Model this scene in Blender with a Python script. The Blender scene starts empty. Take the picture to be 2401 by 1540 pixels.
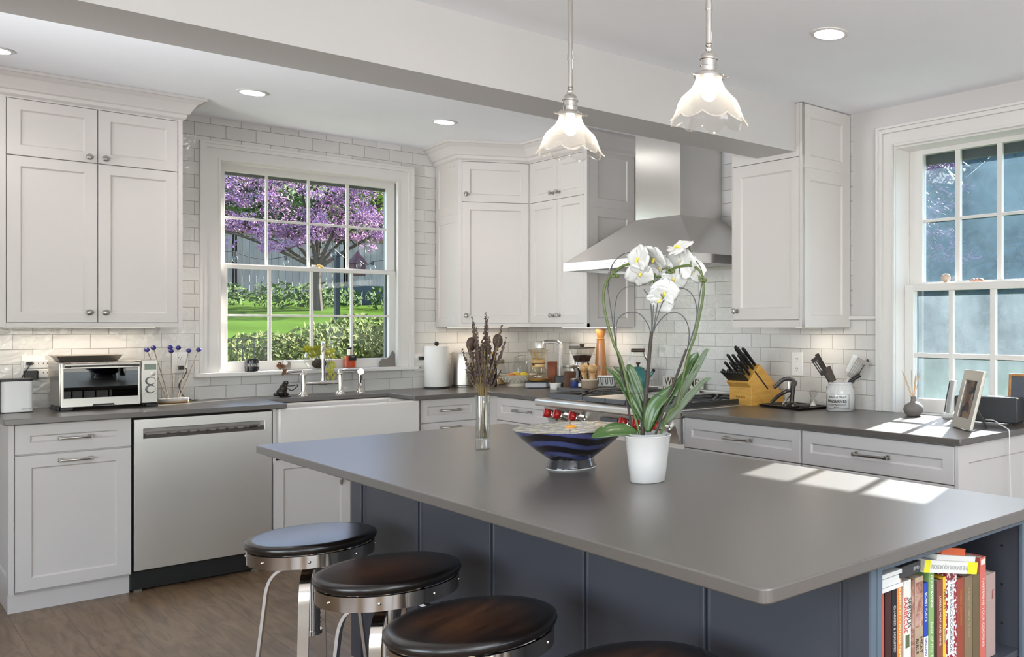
import bpy, bmesh, math, random
from math import sin, cos, pi, sqrt, atan2, radians
from mathutils import Vector, Matrix
random.seed(7)
SC = bpy.context.scene
COL = SC.collection
FZ = -0.047          # finished floor
CT = 0.914           # counter top height
CB = 0.886           # underside of the stone
H1, H2 = 2.52, 2.655 # ceiling heights either side of the beam
YW, XW = 6.523, 3.70 # sink wall and range wall planes

# ------------------------------------------------------------------ mesh helpers
class MB:
    def __init__(s): s.v = []; s.f = []; s.m = []; s.mi = 0
    def add(s, vs, fs):
        n = len(s.v); s.v += [tuple(v) for v in vs]
        for f in fs: s.f.append(tuple(i + n for i in f)); s.m.append(s.mi)
        return s
    def box(s, x0, y0, z0, x1, y1, z1):
        if x0 > x1: x0, x1 = x1, x0
        if y0 > y1: y0, y1 = y1, y0
        if z0 > z1: z0, z1 = z1, z0
        return s.add([(x0,y0,z0),(x1,y0,z0),(x1,y1,z0),(x0,y1,z0),(x0,y0,z1),(x1,y0,z1),(x1,y1,z1),(x0,y1,z1)],
                     [(0,3,2,1),(4,5,6,7),(0,1,5,4),(1,2,6,5),(2,3,7,6),(3,0,4,7)])
    def obox(s, O, U, V, W, w, h, d):
        O, U, V, W = Vector(O), Vector(U), Vector(V), Vector(W)
        p = [O, O+U*w, O+U*w+V*h, O+V*h]; p = p + [q+W*d for q in p]
        return s.add(p, [(0,3,2,1),(4,5,6,7),(0,1,5,4),(1,2,6,5),(2,3,7,6),(3,0,4,7)])
    def prism(s, poly, z0, z1):
        n = len(poly)
        vs = [(x,y,z0) for x,y in poly] + [(x,y,z1) for x,y in poly]
        fs = [tuple(range(n))[::-1], tuple(range(n,2*n))] + [(i,(i+1)%n,(i+1)%n+n,i+n) for i in range(n)]
        return s.add(vs, fs)
    def slab(s, O, U, V, W, poly, d):
        O, U, V, W = Vector(O), Vector(U), Vector(V), Vector(W); n = len(poly)
        a = [O+U*x+V*y for x,y in poly]; b = [q+W*d for q in a]
        return s.add(a+b, [tuple(range(n))[::-1], tuple(range(n,2*n))] + [(i,(i+1)%n,(i+1)%n+n,i+n) for i in range(n)])
    def lathe(s, prof, c=(0,0,0), n=32, M=None, close=False):
        base = len(s.v); vs = []
        for r, z in prof:
            for i in range(n):
                a = 2*pi*i/n; p = Vector((r*cos(a), r*sin(a), z))
                if M is not None: p = M @ p
                vs.append(p + Vector(c))
        fs = []
        for k in range(len(prof)-1 + (1 if close else 0)):
            k2 = (k+1) % len(prof)
            for i in range(n):
                j = (i+1) % n; fs.append((k*n+i, k*n+j, k2*n+j, k2*n+i))
        if not close:
            if prof[0][0] > 1e-6: fs.append(tuple(range(n))[::-1])
            if prof[-1][0] > 1e-6: fs.append(tuple((len(prof)-1)*n+i for i in range(n)))
        return s.add(vs, fs)
    def cyl(s, c, r, z0, z1, n=24): return s.lathe([(r,z0),(r,z1)], c, n)
    def ball(s, c, r, n=12, sx=1, sy=1, sz=1):
        m = max(4, n//2); vs = []; fs = []
        for k in range(m+1):
            t = pi*k/m
            for i in range(n):
                a = 2*pi*i/n
                vs.append((c[0]+r*sx*sin(t)*cos(a), c[1]+r*sy*sin(t)*sin(a), c[2]-r*sz*cos(t)))
        for k in range(m):
            for i in range(n):
                j = (i+1) % n; fs.append((k*n+i, k*n+j, (k+1)*n+j, (k+1)*n+i))
        return s.add(vs, fs)
    def tube(s, pts, r, n=8, caps=True, flat=None):
        pts = [Vector(p) for p in pts]; N = len(pts)
        rs = r if isinstance(r, (list, tuple)) else [r]*N
        up = Vector((0,0,1)); t0 = (pts[1]-pts[0]).normalized()
        if abs(t0.dot(up)) > .95: up = Vector((1,0,0))
        if flat: up = Vector(flat)
        a = (up - t0*up.dot(t0)).normalized(); vs = []
        for i in range(N):
            t = (pts[min(i+1,N-1)] - pts[max(i-1,0)]).normalized()
            a = a - t*a.dot(t)
            a = a.normalized() if a.length > 1e-6 else Vector((1,0,0)); b = t.cross(a)
            R = rs[i]; ra, rb = (R if isinstance(R, (list,tuple)) else (R,R))
            for k in range(n):
                g = 2*pi*(k+.5)/n if n == 4 else 2*pi*k/n
                q = sqrt(2) if n == 4 else 1
                vs.append(pts[i] + a*ra*q*cos(g) + b*rb*q*sin(g))
        fs = [(i*n+k, i*n+(k+1)%n, (i+1)*n+(k+1)%n, (i+1)*n+k) for i in range(N-1) for k in range(n)]
        if caps: fs += [tuple(range(n))[::-1], tuple((N-1)*n+k for k in range(n))]
        return s.add(vs, fs)
    def rod(s, p, q, r, n=8, r2=None): return s.tube([p, q], [r, r if r2 is None else r2], n)
    def shaker(s, O, U, N, w, h, st=.05, t=.02, rec=.009, sl=.007):
        """framed panel door: O lower-left on the front plane, U along, N outward"""
        O, U, N = Vector(O), Vector(U), Vector(N); Z = Vector((0,0,1))
        def rect(i, d): return [O+U*i+Z*i+N*d, O+U*(w-i)+Z*i+N*d, O+U*(w-i)+Z*(h-i)+N*d, O+U*i+Z*(h-i)+N*d]
        vs = rect(0,-t)+rect(0,-.0015)+rect(.0015,0)+rect(st,0)+rect(st+sl,-rec)
        fs = [(0,3,2,1)]
        for k in range(4):
            for i in range(4):
                j = (i+1)%4; fs.append((k*4+i, k*4+j, (k+1)*4+j, (k+1)*4+i))
        fs.append((16,17,18,19))
        return s.add(vs, fs)
    def sweep(s, prof, path, left=True):
        """profile (out, z) along a 2D path with mitred corners; out is to the left of travel"""
        P = [Vector(p) for p in path]; n = len(P); vs = []; k = len(prof)
        sg = 1 if left else -1
        for i in range(n):
            d1 = (P[i]-P[i-1]).normalized() if i > 0 else (P[1]-P[0]).normalized()
            d2 = (P[i+1]-P[i]).normalized() if i < n-1 else d1
            n1 = Vector((-d1.y, d1.x))*sg; n2 = Vector((-d2.y, d2.x))*sg
            m = (n1+n2); m = m/ max(.3, (m.dot(n1)))
            for o, z in prof: vs.append((P[i].x+m.x*o, P[i].y+m.y*o, z))
        fs = [(i*k+j, i*k+(j+1)%k, (i+1)*k+(j+1)%k, (i+1)*k+j) for i in range(n-1) for j in range(k)]
        fs += [tuple(range(k))[::-1], tuple((n-1)*k+j for j in range(k))]
        return s.add(vs, fs)
    def wall(s, O, U, V, W, w, h, d, holes):
        """slab w x h x d with rectangular holes (u0,v0,u1,v1)"""
        us = sorted({0,w}|{q for a in holes for q in (a[0],a[2])}); vz = sorted({0,h}|{q for a in holes for q in (a[1],a[3])})
        O, U, V, W = Vector(O), Vector(U), Vector(V), Vector(W)
        def solid(i, j):
            if i < 0 or j < 0 or i >= len(us)-1 or j >= len(vz)-1: return False
            cu, cv = (us[i]+us[i+1])/2, (vz[j]+vz[j+1])/2
            return not any(a[0]<cu<a[2] and a[1]<cv<a[3] for a in holes)
        def q(u, v, d_): return O+U*u+V*v+W*d_
        for i in range(len(us)-1):
            for j in range(len(vz)-1):
                if not solid(i,j): continue
                a,b,c,e = us[i],vz[j],us[i+1],vz[j+1]
                s.add([q(a,b,0),q(c,b,0),q(c,e,0),q(a,e,0)],[(3,2,1,0)])
                s.add([q(a,b,d),q(c,b,d),q(c,e,d),q(a,e,d)],[(0,1,2,3)])
                if not solid(i-1,j): s.add([q(a,b,0),q(a,e,0),q(a,e,d),q(a,b,d)],[(3,2,1,0)])
                if not solid(i+1,j): s.add([q(c,b,0),q(c,e,0),q(c,e,d),q(c,b,d)],[(0,1,2,3)])
                if not solid(i,j-1): s.add([q(a,b,0),q(c,b,0),q(c,b,d),q(a,b,d)],[(0,1,2,3)])
                if not solid(i,j+1): s.add([q(a,e,0),q(c,e,0),q(c,e,d),q(a,e,d)],[(3,2,1,0)])
        return s

def build(name, mb, mats, parent=None, smooth=True, bevel=0, seg=2, ang=35, local=False, label=None, solid=0, weld=True, sub=0):
    me = bpy.data.meshes.new(name)
    off = Vector((0,0,0))
    if parent is not None and not local:
        off = RT.get(parent.name, Vector((0,0,0)))
    me.from_pydata([tuple(Vector(v)-off) for v in mb.v], [], mb.f)
    if not isinstance(mats, (list, tuple)): mats = [mats]
    for m in mats: me.materials.append(m)
    if len(mats) > 1: me.polygons.foreach_set('material_index', mb.m)
    if weld or len(mb.f) < 20000:
        b = bmesh.new(); b.from_mesh(me)
        if weld: bmesh.ops.remove_doubles(b, verts=b.verts, dist=1e-6)
        bmesh.ops.recalc_face_normals(b, faces=b.faces); b.to_mesh(me); b.free()
    if smooth:
        me.shade_smooth()
        try: me.set_sharp_from_angle(angle=radians(ang))
        except Exception: pass
    o = bpy.data.objects.new(name, me); COL.objects.link(o)
    if parent is not None:
        o.parent = parent; RT[o.name] = off
    if solid:
        md = o.modifiers.new('thick', 'SOLIDIFY'); md.thickness = solid; md.offset = 0
    if sub:
        md = o.modifiers.new('sub', 'SUBSURF'); md.levels = sub; md.render_levels = sub
    if bevel:
        md = o.modifiers.new('edge', 'BEVEL'); md.width = bevel; md.segments = seg; md.limit_method = 'ANGLE'
        md.angle_limit = radians(40); md.harden_normals = False
    if label: o['label'] = label
    return o
RT = {}   # world offset of every thing root
def thing(name, label, cat, loc=(0,0,0), rz=0, group=None):
    o = bpy.data.objects.new(name, None); COL.objects.link(o)
    o.location = loc; o.rotation_euler = (0,0,rz); o.empty_display_size = .05
    o['label'] = label; o['category'] = cat
    if group: o['group'] = group
    RT[o.name] = Vector(loc)
    return o
def tag(o, label, cat, group=None, kind=None):
    o['label'] = label; o['category'] = cat
    if group: o['group'] = group
    if kind: o['kind'] = kind
    return o
def struct(name, mb, m, **k):
    par = k.pop('parent', None)
    o = build(name, mb, m, par, **k)
    if par is None: o['kind'] = 'structure'
    return o
def dup(root, loc=None, rz=None, label=None, group=None):
    def cp(o, par):
        c = o.copy(); COL.objects.link(c)
        if par is not None: c.parent = par
        for ch in [x for x in bpy.data.objects if x.parent == o]: cp(ch, c)
        return c
    r = cp(root, None)
    if loc is not None: r.location = loc
    if rz is not None: r.rotation_euler = (0,0,rz)
    if label: r['label'] = label
    if group: r['group'] = group
    return r
def spline(pts, n=8):
    pts = [Vector(p) for p in pts]; out = []
    P = [pts[0]*2-pts[1]] + pts + [pts[-1]*2-pts[-2]]
    for i in range(1, len(P)-2):
        for k in range(n):
            t = k/n; a,b,c,d = P[i-1],P[i],P[i+1],P[i+2]
            out.append(.5*((2*b)+(-a+c)*t+(2*a-5*b+4*c-d)*t*t+(-a+3*b-3*c+d)*t**3))
    out.append(pts[-1]); return out

# ------------------------------------------------------------------ materials
def newmat(name):
    m = bpy.data.materials.new(name); m.use_nodes = True
    nt = m.node_tree; return m, nt, nt.nodes['Principled BSDF']
def mat(name, col, rough=.5, metal=0, var=0, vscale=4, bump=0, bscale=60, coat=0, trans=0, ior=1.45, emit=None, estr=0, spec=None, sss=0):
    m, nt, b = newmat(name); L = nt.links
    b.inputs['Base Color'].default_value = (*col, 1); b.inputs['Roughness'].default_value = rough
    b.inputs['Metallic'].default_value = metal; b.inputs['IOR'].default_value = ior
    if coat: b.inputs['Coat Weight'].default_value = coat; b.inputs['Coat Roughness'].default_value = .08
    if trans: b.inputs['Transmission Weight'].default_value = trans
    if spec is not None: b.inputs['Specular IOR Level'].default_value = spec
    if sss: b.inputs['Subsurface Weight'].default_value = sss; b.inputs['Subsurface Scale'].default_value = .01
    if emit: b.inputs['Emission Color'].default_value = (*emit,1); b.inputs['Emission Strength'].default_value = estr
    tc = nt.nodes.new('ShaderNodeTexCoord')
    nz = nt.nodes.new('ShaderNodeTexNoise'); nz.inputs['Scale'].default_value = vscale; nz.inputs['Detail'].default_value = 5
    L.new(tc.outputs['Object'], nz.inputs['Vector'])
    v = max(var, .03)
    mx = nt.nodes.new('ShaderNodeMix'); mx.data_type = 'RGBA'
    mx.inputs[6].default_value = (*[c*(1-v) for c in col],1); mx.inputs[7].default_value = (*[min(1,c*(1+v)) for c in col],1)
    L.new(nz.outputs['Fac'], mx.inputs[0]); L.new(mx.outputs[2], b.inputs['Base Color'])
    if bump:
        n2 = nt.nodes.new('ShaderNodeTexNoise'); n2.inputs['Scale'].default_value = bscale; n2.inputs['Detail'].default_value = 4
        bp = nt.nodes.new('ShaderNodeBump'); bp.inputs['Strength'].default_value = bump; bp.inputs['Distance'].default_value = .002
        L.new(tc.outputs['Object'], n2.inputs['Vector']); L.new(n2.outputs['Fac'], bp.inputs['Height']); L.new(bp.outputs[0], b.inputs['Normal'])
    return m
def glassy(name, tint=(1,1,1), rough=.0, refl=1.0, base=.04, milk=0, milkcol=(1,1,1)):
    """thin glass: clear with a Fresnel reflection, optionally a dusty film"""
    m = bpy.data.materials.new(name); m.use_nodes = True; nt = m.node_tree; L = nt.links
    for n in list(nt.nodes): nt.nodes.remove(n)
    out = nt.nodes.new('ShaderNodeOutputMaterial')
    tr = nt.nodes.new('ShaderNodeBsdfTransparent'); tr.inputs[0].default_value = (*tint,1)
    gl = nt.nodes.new('ShaderNodeBsdfGlossy'); gl.inputs['Roughness'].default_value = rough
    lw = nt.nodes.new('ShaderNodeLayerWeight'); lw.inputs[0].default_value = .35
    ma = nt.nodes.new('ShaderNodeMath'); ma.operation = 'MULTIPLY_ADD'; ma.inputs[1].default_value = .7*refl; ma.inputs[2].default_value = base
    ma.use_clamp = True
    mx = nt.nodes.new('ShaderNodeMixShader')
    L.new(lw.outputs['Facing'], ma.inputs[0]); pw = nt.nodes.new('ShaderNodeMath'); pw.operation = 'POWER'; pw.inputs[1].default_value = 2.2
    L.new(lw.outputs['Facing'], pw.inputs[0]); L.new(pw.outputs[0], ma.inputs[0])
    L.new(ma.outputs[0], mx.inputs[0]); L.new(tr.outputs[0], mx.inputs[1]); L.new(gl.outputs[0], mx.inputs[2])
    last = mx
    if milk:
        tl = nt.nodes.new('ShaderNodeBsdfTranslucent'); tl.inputs[0].default_value = (*milkcol,1)
        tc = nt.nodes.new('ShaderNodeTexCoord'); nz = nt.nodes.new('ShaderNodeTexNoise'); nz.inputs['Scale'].default_value = 3.5; nz.inputs['Detail'].default_value = 9
        nz.inputs['Roughness'].default_value = .7
        L.new(tc.outputs['Object'], nz.inputs['Vector'])
        mr = nt.nodes.new('ShaderNodeMapRange'); mr.inputs[1].default_value = .3; mr.inputs[2].default_value = .75
        mr.inputs[3].default_value = milk*.55; mr.inputs[4].default_value = milk*1.5
        L.new(nz.outputs['Fac'], mr.inputs[0])
        m2 = nt.nodes.new('ShaderNodeMixShader'); L.new(mr.outputs[0], m2.inputs[0])
        L.new(mx.outputs[0], m2.inputs[1]); L.new(tl.outputs[0], m2.inputs[2]); last = m2
    L.new(last.outputs[0], out.inputs[0]); return m
def ramp(nt, pts):
    r = nt.nodes.new('ShaderNodeValToRGB')
    while len(r.color_ramp.elements) < len(pts): r.color_ramp.elements.new(.5)
    for e, (p, c) in zip(r.color_ramp.elements, pts): e.position = p; e.color = (*c, 1)
    return r
def tile_mat(name, axis, u0):
    m, nt, b = newmat(name); L = nt.links
    tc = nt.nodes.new('ShaderNodeTexCoord'); sp = nt.nodes.new('ShaderNodeSeparateXYZ'); cb = nt.nodes.new('ShaderNodeCombineXYZ')
    L.new(tc.outputs['Object'], sp.inputs[0])
    su = nt.nodes.new('ShaderNodeMath'); su.operation = 'SUBTRACT'; su.inputs[1].default_value = u0; L.new(sp.outputs[axis], su.inputs[0])
    sv = nt.nodes.new('ShaderNodeMath'); sv.operation = 'SUBTRACT'; sv.inputs[1].default_value = .911-.0812*12; L.new(sp.outputs[2], sv.inputs[0])
    L.new(su.outputs[0], cb.inputs[0]); L.new(sv.outputs[0], cb.inputs[1])
    br = nt.nodes.new('ShaderNodeTexBrick'); br.offset = .5; br.squash = 1
    br.inputs['Scale'].default_value = 1; br.inputs['Mortar Size'].default_value = .0016; br.inputs['Mortar Smooth'].default_value = .25
    br.inputs['Bias'].default_value = 0; br.inputs['Brick Width'].default_value = .1645; br.inputs['Row Height'].default_value = .0812
    br.inputs['Color1'].default_value = (.60,.588,.565,1); br.inputs['Color2'].default_value = (.68,.67,.655,1); br.inputs['Mortar'].default_value = (.34,.325,.305,1)
    L.new(cb.outputs[0], br.inputs['Vector']); L.new(br.outputs['Color'], b.inputs['Base Color'])
    b.inputs['Roughness'].default_value = .1
    # every tile a hand made, slightly different tilt and ripple
    nz = nt.nodes.new('ShaderNodeTexNoise'); nz.inputs['Scale'].default_value = 26; nz.inputs['Detail'].default_value = 2; nz.inputs['Distortion'].default_value = .6
    L.new(tc.outputs['Object'], nz.inputs['Vector'])
    n2 = nt.nodes.new('ShaderNodeTexNoise'); n2.inputs['Scale'].default_value = 6; L.new(tc.outputs['Object'], n2.inputs['Vector'])
    a1 = nt.nodes.new('ShaderNodeMath'); a1.operation = 'MULTIPLY_ADD'; a1.inputs[1].default_value = .55
    L.new(n2.outputs['Fac'], a1.inputs[0]); L.new(nz.outputs['Fac'], a1.inputs[2])
    mo = nt.nodes.new('ShaderNodeMath'); mo.operation = 'MULTIPLY_ADD'; mo.inputs[1].default_value = -1.3
    L.new(br.outputs['Fac'], mo.inputs[0]); L.new(a1.outputs[0], mo.inputs[2])
    bp = nt.nodes.new('ShaderNodeBump'); bp.inputs['Strength'].default_value = .9; bp.inputs['Distance'].default_value = .0035
    L.new(mo.outputs[0], bp.inputs['Height']); L.new(bp.outputs[0], b.inputs['Normal'])
    return m
def wood_floor():
    m, nt, b = newmat('oak_floor'); L = nt.links
    tc = nt.nodes.new('ShaderNodeTexCoord'); sp = nt.nodes.new('ShaderNodeSeparateXYZ'); cb = nt.nodes.new('ShaderNodeCombineXYZ')
    L.new(tc.outputs['Object'], sp.inputs[0]); L.new(sp.outputs[1], cb.inputs[0]); L.new(sp.outputs[0], cb.inputs[1])
    br = nt.nodes.new('ShaderNodeTexBrick'); br.offset = .37; br.inputs['Scale'].default_value = 1
    br.inputs['Mortar Size'].default_value = .0012; br.inputs['Brick Width'].default_value = 1.9; br.inputs['Row Height'].default_value = .19
    br.inputs['Color1'].default_value = (0,0,0,1); br.inputs['Color2'].default_value = (1,1,1,1); br.inputs['Mortar'].default_value = (0,0,0,1)
    L.new(cb.outputs[0], br.inputs['Vector'])
    mp = nt.nodes.new('ShaderNodeMapping'); mp.inputs['Scale'].default_value = (2.0, 16, 1); L.new(cb.outputs[0], mp.inputs[0])
    ad = nt.nodes.new('ShaderNodeVectorMath'); ad.operation = 'MULTIPLY_ADD'; ad.inputs[1].default_value = (7,7,7)
    L.new(br.outputs['Color'], ad.inputs[0]); L.new(mp.outputs[0], ad.inputs[2])
    nz = nt.nodes.new('ShaderNodeTexNoise'); nz.inputs['Scale'].default_value = 1.6; nz.inputs['Detail'].default_value = 8; nz.inputs['Distortion'].default_value = 1.2
    L.new(ad.outputs[0], nz.inputs['Vector'])
    r = ramp(nt, [(.25,(.10,.060,.034)),(.5,(.20,.130,.074)),(.75,(.285,.19,.112))]); L.new(nz.outputs['Fac'], r.inputs[0])
    kn = nt.nodes.new('ShaderNodeTexNoise'); kn.inputs['Scale'].default_value = 3.2; kn.inputs['Detail'].default_value = 3; L.new(tc.outputs['Object'], kn.inputs['Vector'])
    kr = ramp(nt, [(.28,(.5,.45,.42)),(.42,(1,1,1))]); L.new(kn.outputs['Fac'], kr.inputs[0])
    mu = nt.nodes.new('ShaderNodeMix'); mu.data_type = 'RGBA'; mu.blend_type = 'MULTIPLY'; mu.inputs[0].default_value = .8
    L.new(r.outputs[0], mu.inputs[6]); L.new(kr.outputs[0], mu.inputs[7])
    mm = nt.nodes.new('ShaderNodeMix'); mm.data_type = 'RGBA'; mm.inputs[7].default_value = (.05,.035,.025,1)
    L.new(br.outputs['Fac'], mm.inputs[0]); L.new(mu.outputs[2], mm.inputs[6]); L.new(mm.outputs[2], b.inputs['Base Color'])
    b.inputs['Roughness'].default_value = .36
    bp = nt.nodes.new('ShaderNodeBump'); bp.inputs['Strength'].default_value = .25; bp.inputs['Distance'].default_value = .002
    L.new(nz.outputs['Fac'], bp.inputs['Height']); L.new(bp.outputs[0], b.inputs['Normal'])
    return m
def brushed(name, col=(.74,.71,.67), rough=.36, axis=2, aniso=.35, amt=.025):
    m, nt, b = newmat(name); L = nt.links
    b.inputs['Metallic'].default_value = 1; b.inputs['Base Color'].default_value = (*col,1)
    b.inputs['Anisotropic'].default_value = aniso
    tc = nt.nodes.new('ShaderNodeTexCoord'); mp = nt.nodes.new('ShaderNodeMapping')
    sc = [220,220,220]; sc[axis] = 3
    if axis != 2: sc = [3,3,260]
    mp.inputs['Scale'].default_value = sc; L.new(tc.outputs['Object'], mp.inputs[0])
    nz = nt.nodes.new('ShaderNodeTexNoise'); nz.inputs['Scale'].default_value = 1; nz.inputs['Detail'].default_value = 3; L.new(mp.outputs[0], nz.inputs['Vector'])
    mr = nt.nodes.new('ShaderNodeMapRange'); mr.inputs[3].default_value = rough-amt; mr.inputs[4].default_value = rough+amt
    L.new(nz.outputs['Fac'], mr.inputs[0]); L.new(mr.outputs[0], b.inputs['Roughness'])
    return m
def wood(name, dark, light, rough=.4, scale=(3,30,30), coat=0):
    m, nt, b = newmat(name); L = nt.links
    tc = nt.nodes.new('ShaderNodeTexCoord'); mp = nt.nodes.new('ShaderNodeMapping'); mp.inputs['Scale'].default_value = scale
    L.new(tc.outputs['Object'], mp.inputs[0])
    nz = nt.nodes.new('ShaderNodeTexNoise'); nz.inputs['Scale'].default_value = 1; nz.inputs['Detail'].default_value = 6; nz.inputs['Distortion'].default_value = .7
    L.new(mp.outputs[0], nz.inputs['Vector'])
    r = ramp(nt, [(.3,dark),(.7,light)]); L.new(nz.outputs['Fac'], r.inputs[0]); L.new(r.outputs[0], b.inputs['Base Color'])
    b.inputs['Roughness'].default_value = rough
    if coat: b.inputs['Coat Weight'].default_value = coat; b.inputs['Coat Roughness'].default_value = .12
    return m

M = {}
M['paint'] = mat('cabinet_paint', (.615,.582,.560), .38, var=.015, vscale=1.2)
M['trim'] = mat('trim_paint', (.68,.665,.645), .35, var=.01)
M['wall'] = mat('wall_paint', (.545,.53,.52), .6, var=.01, bump=.03, bscale=250)
M['ceil'] = mat('ceiling_paint', (.85,.86,.895), .8, var=.01, bump=.03, bscale=200)
M['tileA'] = tile_mat('zellige_tile_sink', 0, 1.3915)
M['tileB'] = tile_mat('zellige_tile_range', 1, 3.0265)
M['floor'] = wood_floor()
M['stone'] = mat('grey_quartz', (.100,.088,.078), .29, var=.05, vscale=3, bump=.04, bscale=90, ior=1.85)
M['navy'] = mat('navy_paint', (.050,.053,.066), .42, var=.03, vscale=2)
M['slate'] = mat('slate_edge_paint', (.10,.13,.165), .4, var=.02)
M['steel'] = brushed('brushed_steel')
M['steelh'] = brushed('brushed_steel_hood', (.74,.72,.70), .30, axis=2, aniso=.5)
M['steel2'] = brushed('appliance_steel', (.50,.48,.45), .30)
M['chrome'] = mat('polished_nickel', (.72,.69,.65), .12, 1)
M['nickel'] = mat('satin_nickel', (.42,.39,.355), .3, 1)
M['black'] = mat('black_plastic', (.012,.012,.012), .4)
M['iron'] = mat('cast_iron', (.028,.026,.025), .45, bump=.2, bscale=300)
M['dark'] = mat('dark_gap', (.012,.010,.009), .8)
M['greymetal'] = mat('enamel_grey', (.10,.105,.115), .35)
M['white'] = mat('white_plastic', (.78,.77,.75), .35)
M['ceramic'] = mat('white_ceramic', (.60,.585,.57), .12, coat=.4)
M['fireclay'] = mat('fireclay_sink', (.70,.67,.635), .14, coat=.3)
M['sashglass'] = glassy('window_glass', refl=.5, base=.03)
M['dusty'] = glassy('dusty_window_glass', refl=.4, base=.03, milk=.020, milkcol=(.50,.76,.95), tint=(.86,.90,.93))
M['dusty2'] = glassy('hazy_window_glass', refl=.4, base=.03, milk=.036, milkcol=(.68,.82,.90), tint=(.86,.90,.93))
M['glass'] = glassy('clear_glass', tint=(.93,.94,.93), refl=.9, base=.05)
M['crystal'] = glassy('crystal_knob_glass', tint=(.82,.82,.82), refl=1.2, base=.12)
M['chromefast'] = M['chrome']
M['lampglow'] = mat('lamp_diffuser', (1,1,1), .5, emit=(1,.97,.92), estr=6)
M['bulb'] = mat('warm_bulb', (1,1,1), .5, emit=(1,.90,.76), estr=16)
M['underlight'] = mat('led_strip', (1,1,1), .5, emit=(1,.86,.68), estr=4)
M['red'] = mat('red_knob_enamel', (.42,.012,.010), .25, coat=.4)
# ------------------------------------------------------------------ room shell
X0, Y0 = -2.6, -2.6
struct('floor', MB().box(X0-.2, Y0-.2, FZ-.06, XW+.25, YW+.2, FZ), M['floor'])
struct('ceiling', MB().box(X0-.2, Y0-.2, H1, XW+.25, 3.25, H1+.2).box(X0-.2, 3.25, H2, XW+.25, YW+.2, H2+.2), M['ceil'])
struct('trim_beam', MB().box(X0, 3.185, 2.268, 3.309, 3.47, H2), M['wall'])
b = MB().wall((X0-.2, YW, FZ), (1,0,0), (0,0,1), (0,1,0), XW+.25-X0+.2, H2-FZ, .19, [(1.60-X0+.2, 1.045-FZ, 2.712-X0+.2, 2.40-FZ)])
struct('wall_sink', b, M['tileA'], smooth=False)
b = MB().wall((XW+.006, YW, FZ), (0,-1,0), (0,0,1), (1,0,0), YW-Y0, H2-FZ, .2, [(YW-2.838, CB-.002-FZ, YW-1.966, 2.303-FZ)])
struct('wall_range', b, M['wall'], smooth=False)
b = MB().box(XW, 3.13, FZ, XW+.006, YW, H2).box(XW, 2.90, FZ, XW+.006, 3.13, 1.40)
struct('wall_range_tile', b, M['tileB'], smooth=False)
# left and back walls stand behind the camera, with openings added to let light in
b = MB().wall((X0, Y0, FZ), (0,1,0), (0,0,1), (-1,0,0), YW-Y0, H2-FZ, .15, [(1.2,.5,3.2,2.25),(4.0,.5,6.0,2.25)])
struct('wall_left', b, M['wall'], smooth=False)
b = MB().wall((X0, Y0, FZ), (1,0,0), (0,0,1), (0,-1,0), XW-X0, H2-FZ, .15, [(.6,.2,2.8,2.3),(3.4,.2,5.6,2.3)])
struct('wall_back', b, M['wall'], smooth=False)
# pencil rail capping the tile beside the window
struct('trim_1', MB().tube([(3.693, 2.943, 1.408),(3.693, 3.136, 1.408)], [(.012,.012)]*2, 10), M['trim'])
struct('trim_2', MB().box(3.692, 2.80, CT, XW+.001, 2.95, CT+.006), M['trim'])

def casing(mb, O, U, N, W, H, cw=.109, bottom=False):
    """stepped casing round an opening (left, right, head)"""
    O, U, N = Vector(O), Vector(U), Vector(N); Z = Vector((0,0,1))
    for a0, a1, d in ((0, .012, .022), (.012, cw-.036, .017), (cw-.036, cw-.014, .030), (cw-.014, cw, .036)):
        mb.obox(O-U*a1, U, Z, N, a1-a0, H+a1, d)
        mb.obox(O+U*(W+a0), U, Z, N, a1-a0, H+a1, d)
        mb.obox(O-U*a0+Z*(H+a0), U, Z, N, W+2*a0, a1-a0, d)
    return mb
def sash(mb, O, U, N, us, zs, t):
    """sash bars: us / zs are lists of (start,end) solid bands"""
    O, U, N = Vector(O), Vector(U), Vector(N); Z = Vector((0,0,1)); Wd, Ht = us[-1][1], zs[-1][1]
    for i, (a, b_) in enumerate(us):
        e = t if i in (0, len(us)-1) else t*.6
        mb.obox(O+U*a+N*(t-e)*.5, U, Z, N, b_-a, Ht, e)
    for i, (a, b_) in enumerate(zs):
        e = t*.98 if i in (0, len(zs)-1) else t*.55
        mb.obox(O+Z*a+N*(t-e)*.5, U, Z, N, Wd, b_-a, e)
    return mb
# --- window over the sink
w1 = struct('window_1', MB().wall((1.60, YW+.19, 1.045), (1,0,0), (0,0,1), (0,-1,0), 1.112, 1.355, .19, [(.006,.03,1.106,1.349)]), M['trim'], smooth=False)
build('casing', casing(MB(), (1.606, YW+.001, 1.075), (1,0,0), (0,-1,0), 1.071, 1.322), M['trim'], w1, bevel=.002)
build('sill', MB().box(1.466, 6.463, 1.048, 2.812, 6.63, 1.075), M['trim'], w1, bevel=.006, seg=3)
us = [(0,.046),(.274,.292),(.522,.541),(.775,.793),(1.029,1.075)]
build('lower_sash', sash(MB(), (1.612, 6.60, 1.075), (1,0,0), (0,-1,0), us, [(0,.062),(.351,.364),(.655,.68)], .034), M['trim'], w1, bevel=.0025)
us = [(0,.042),(.271,.285),(.519,.535),(.763,.782),(1.030,1.088)]
build('upper_sash', sash(MB(), (1.612, 6.645, 1.736), (1,0,0), (0,-1,0), us, [(0,.027),(.311,.327),(.613,.66)], .034), M['trim'], w1, bevel=.0025)
build('storm_frame', MB().box(1.606,6.675,2.335,2.706,6.695,2.394).box(2.655,6.675,1.075,2.706,6.695,2.394).box(1.606,6.675,1.075,1.63,6.695,2.394), mat('grey_storm_frame',(.12,.125,.13),.4), w1)
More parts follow.
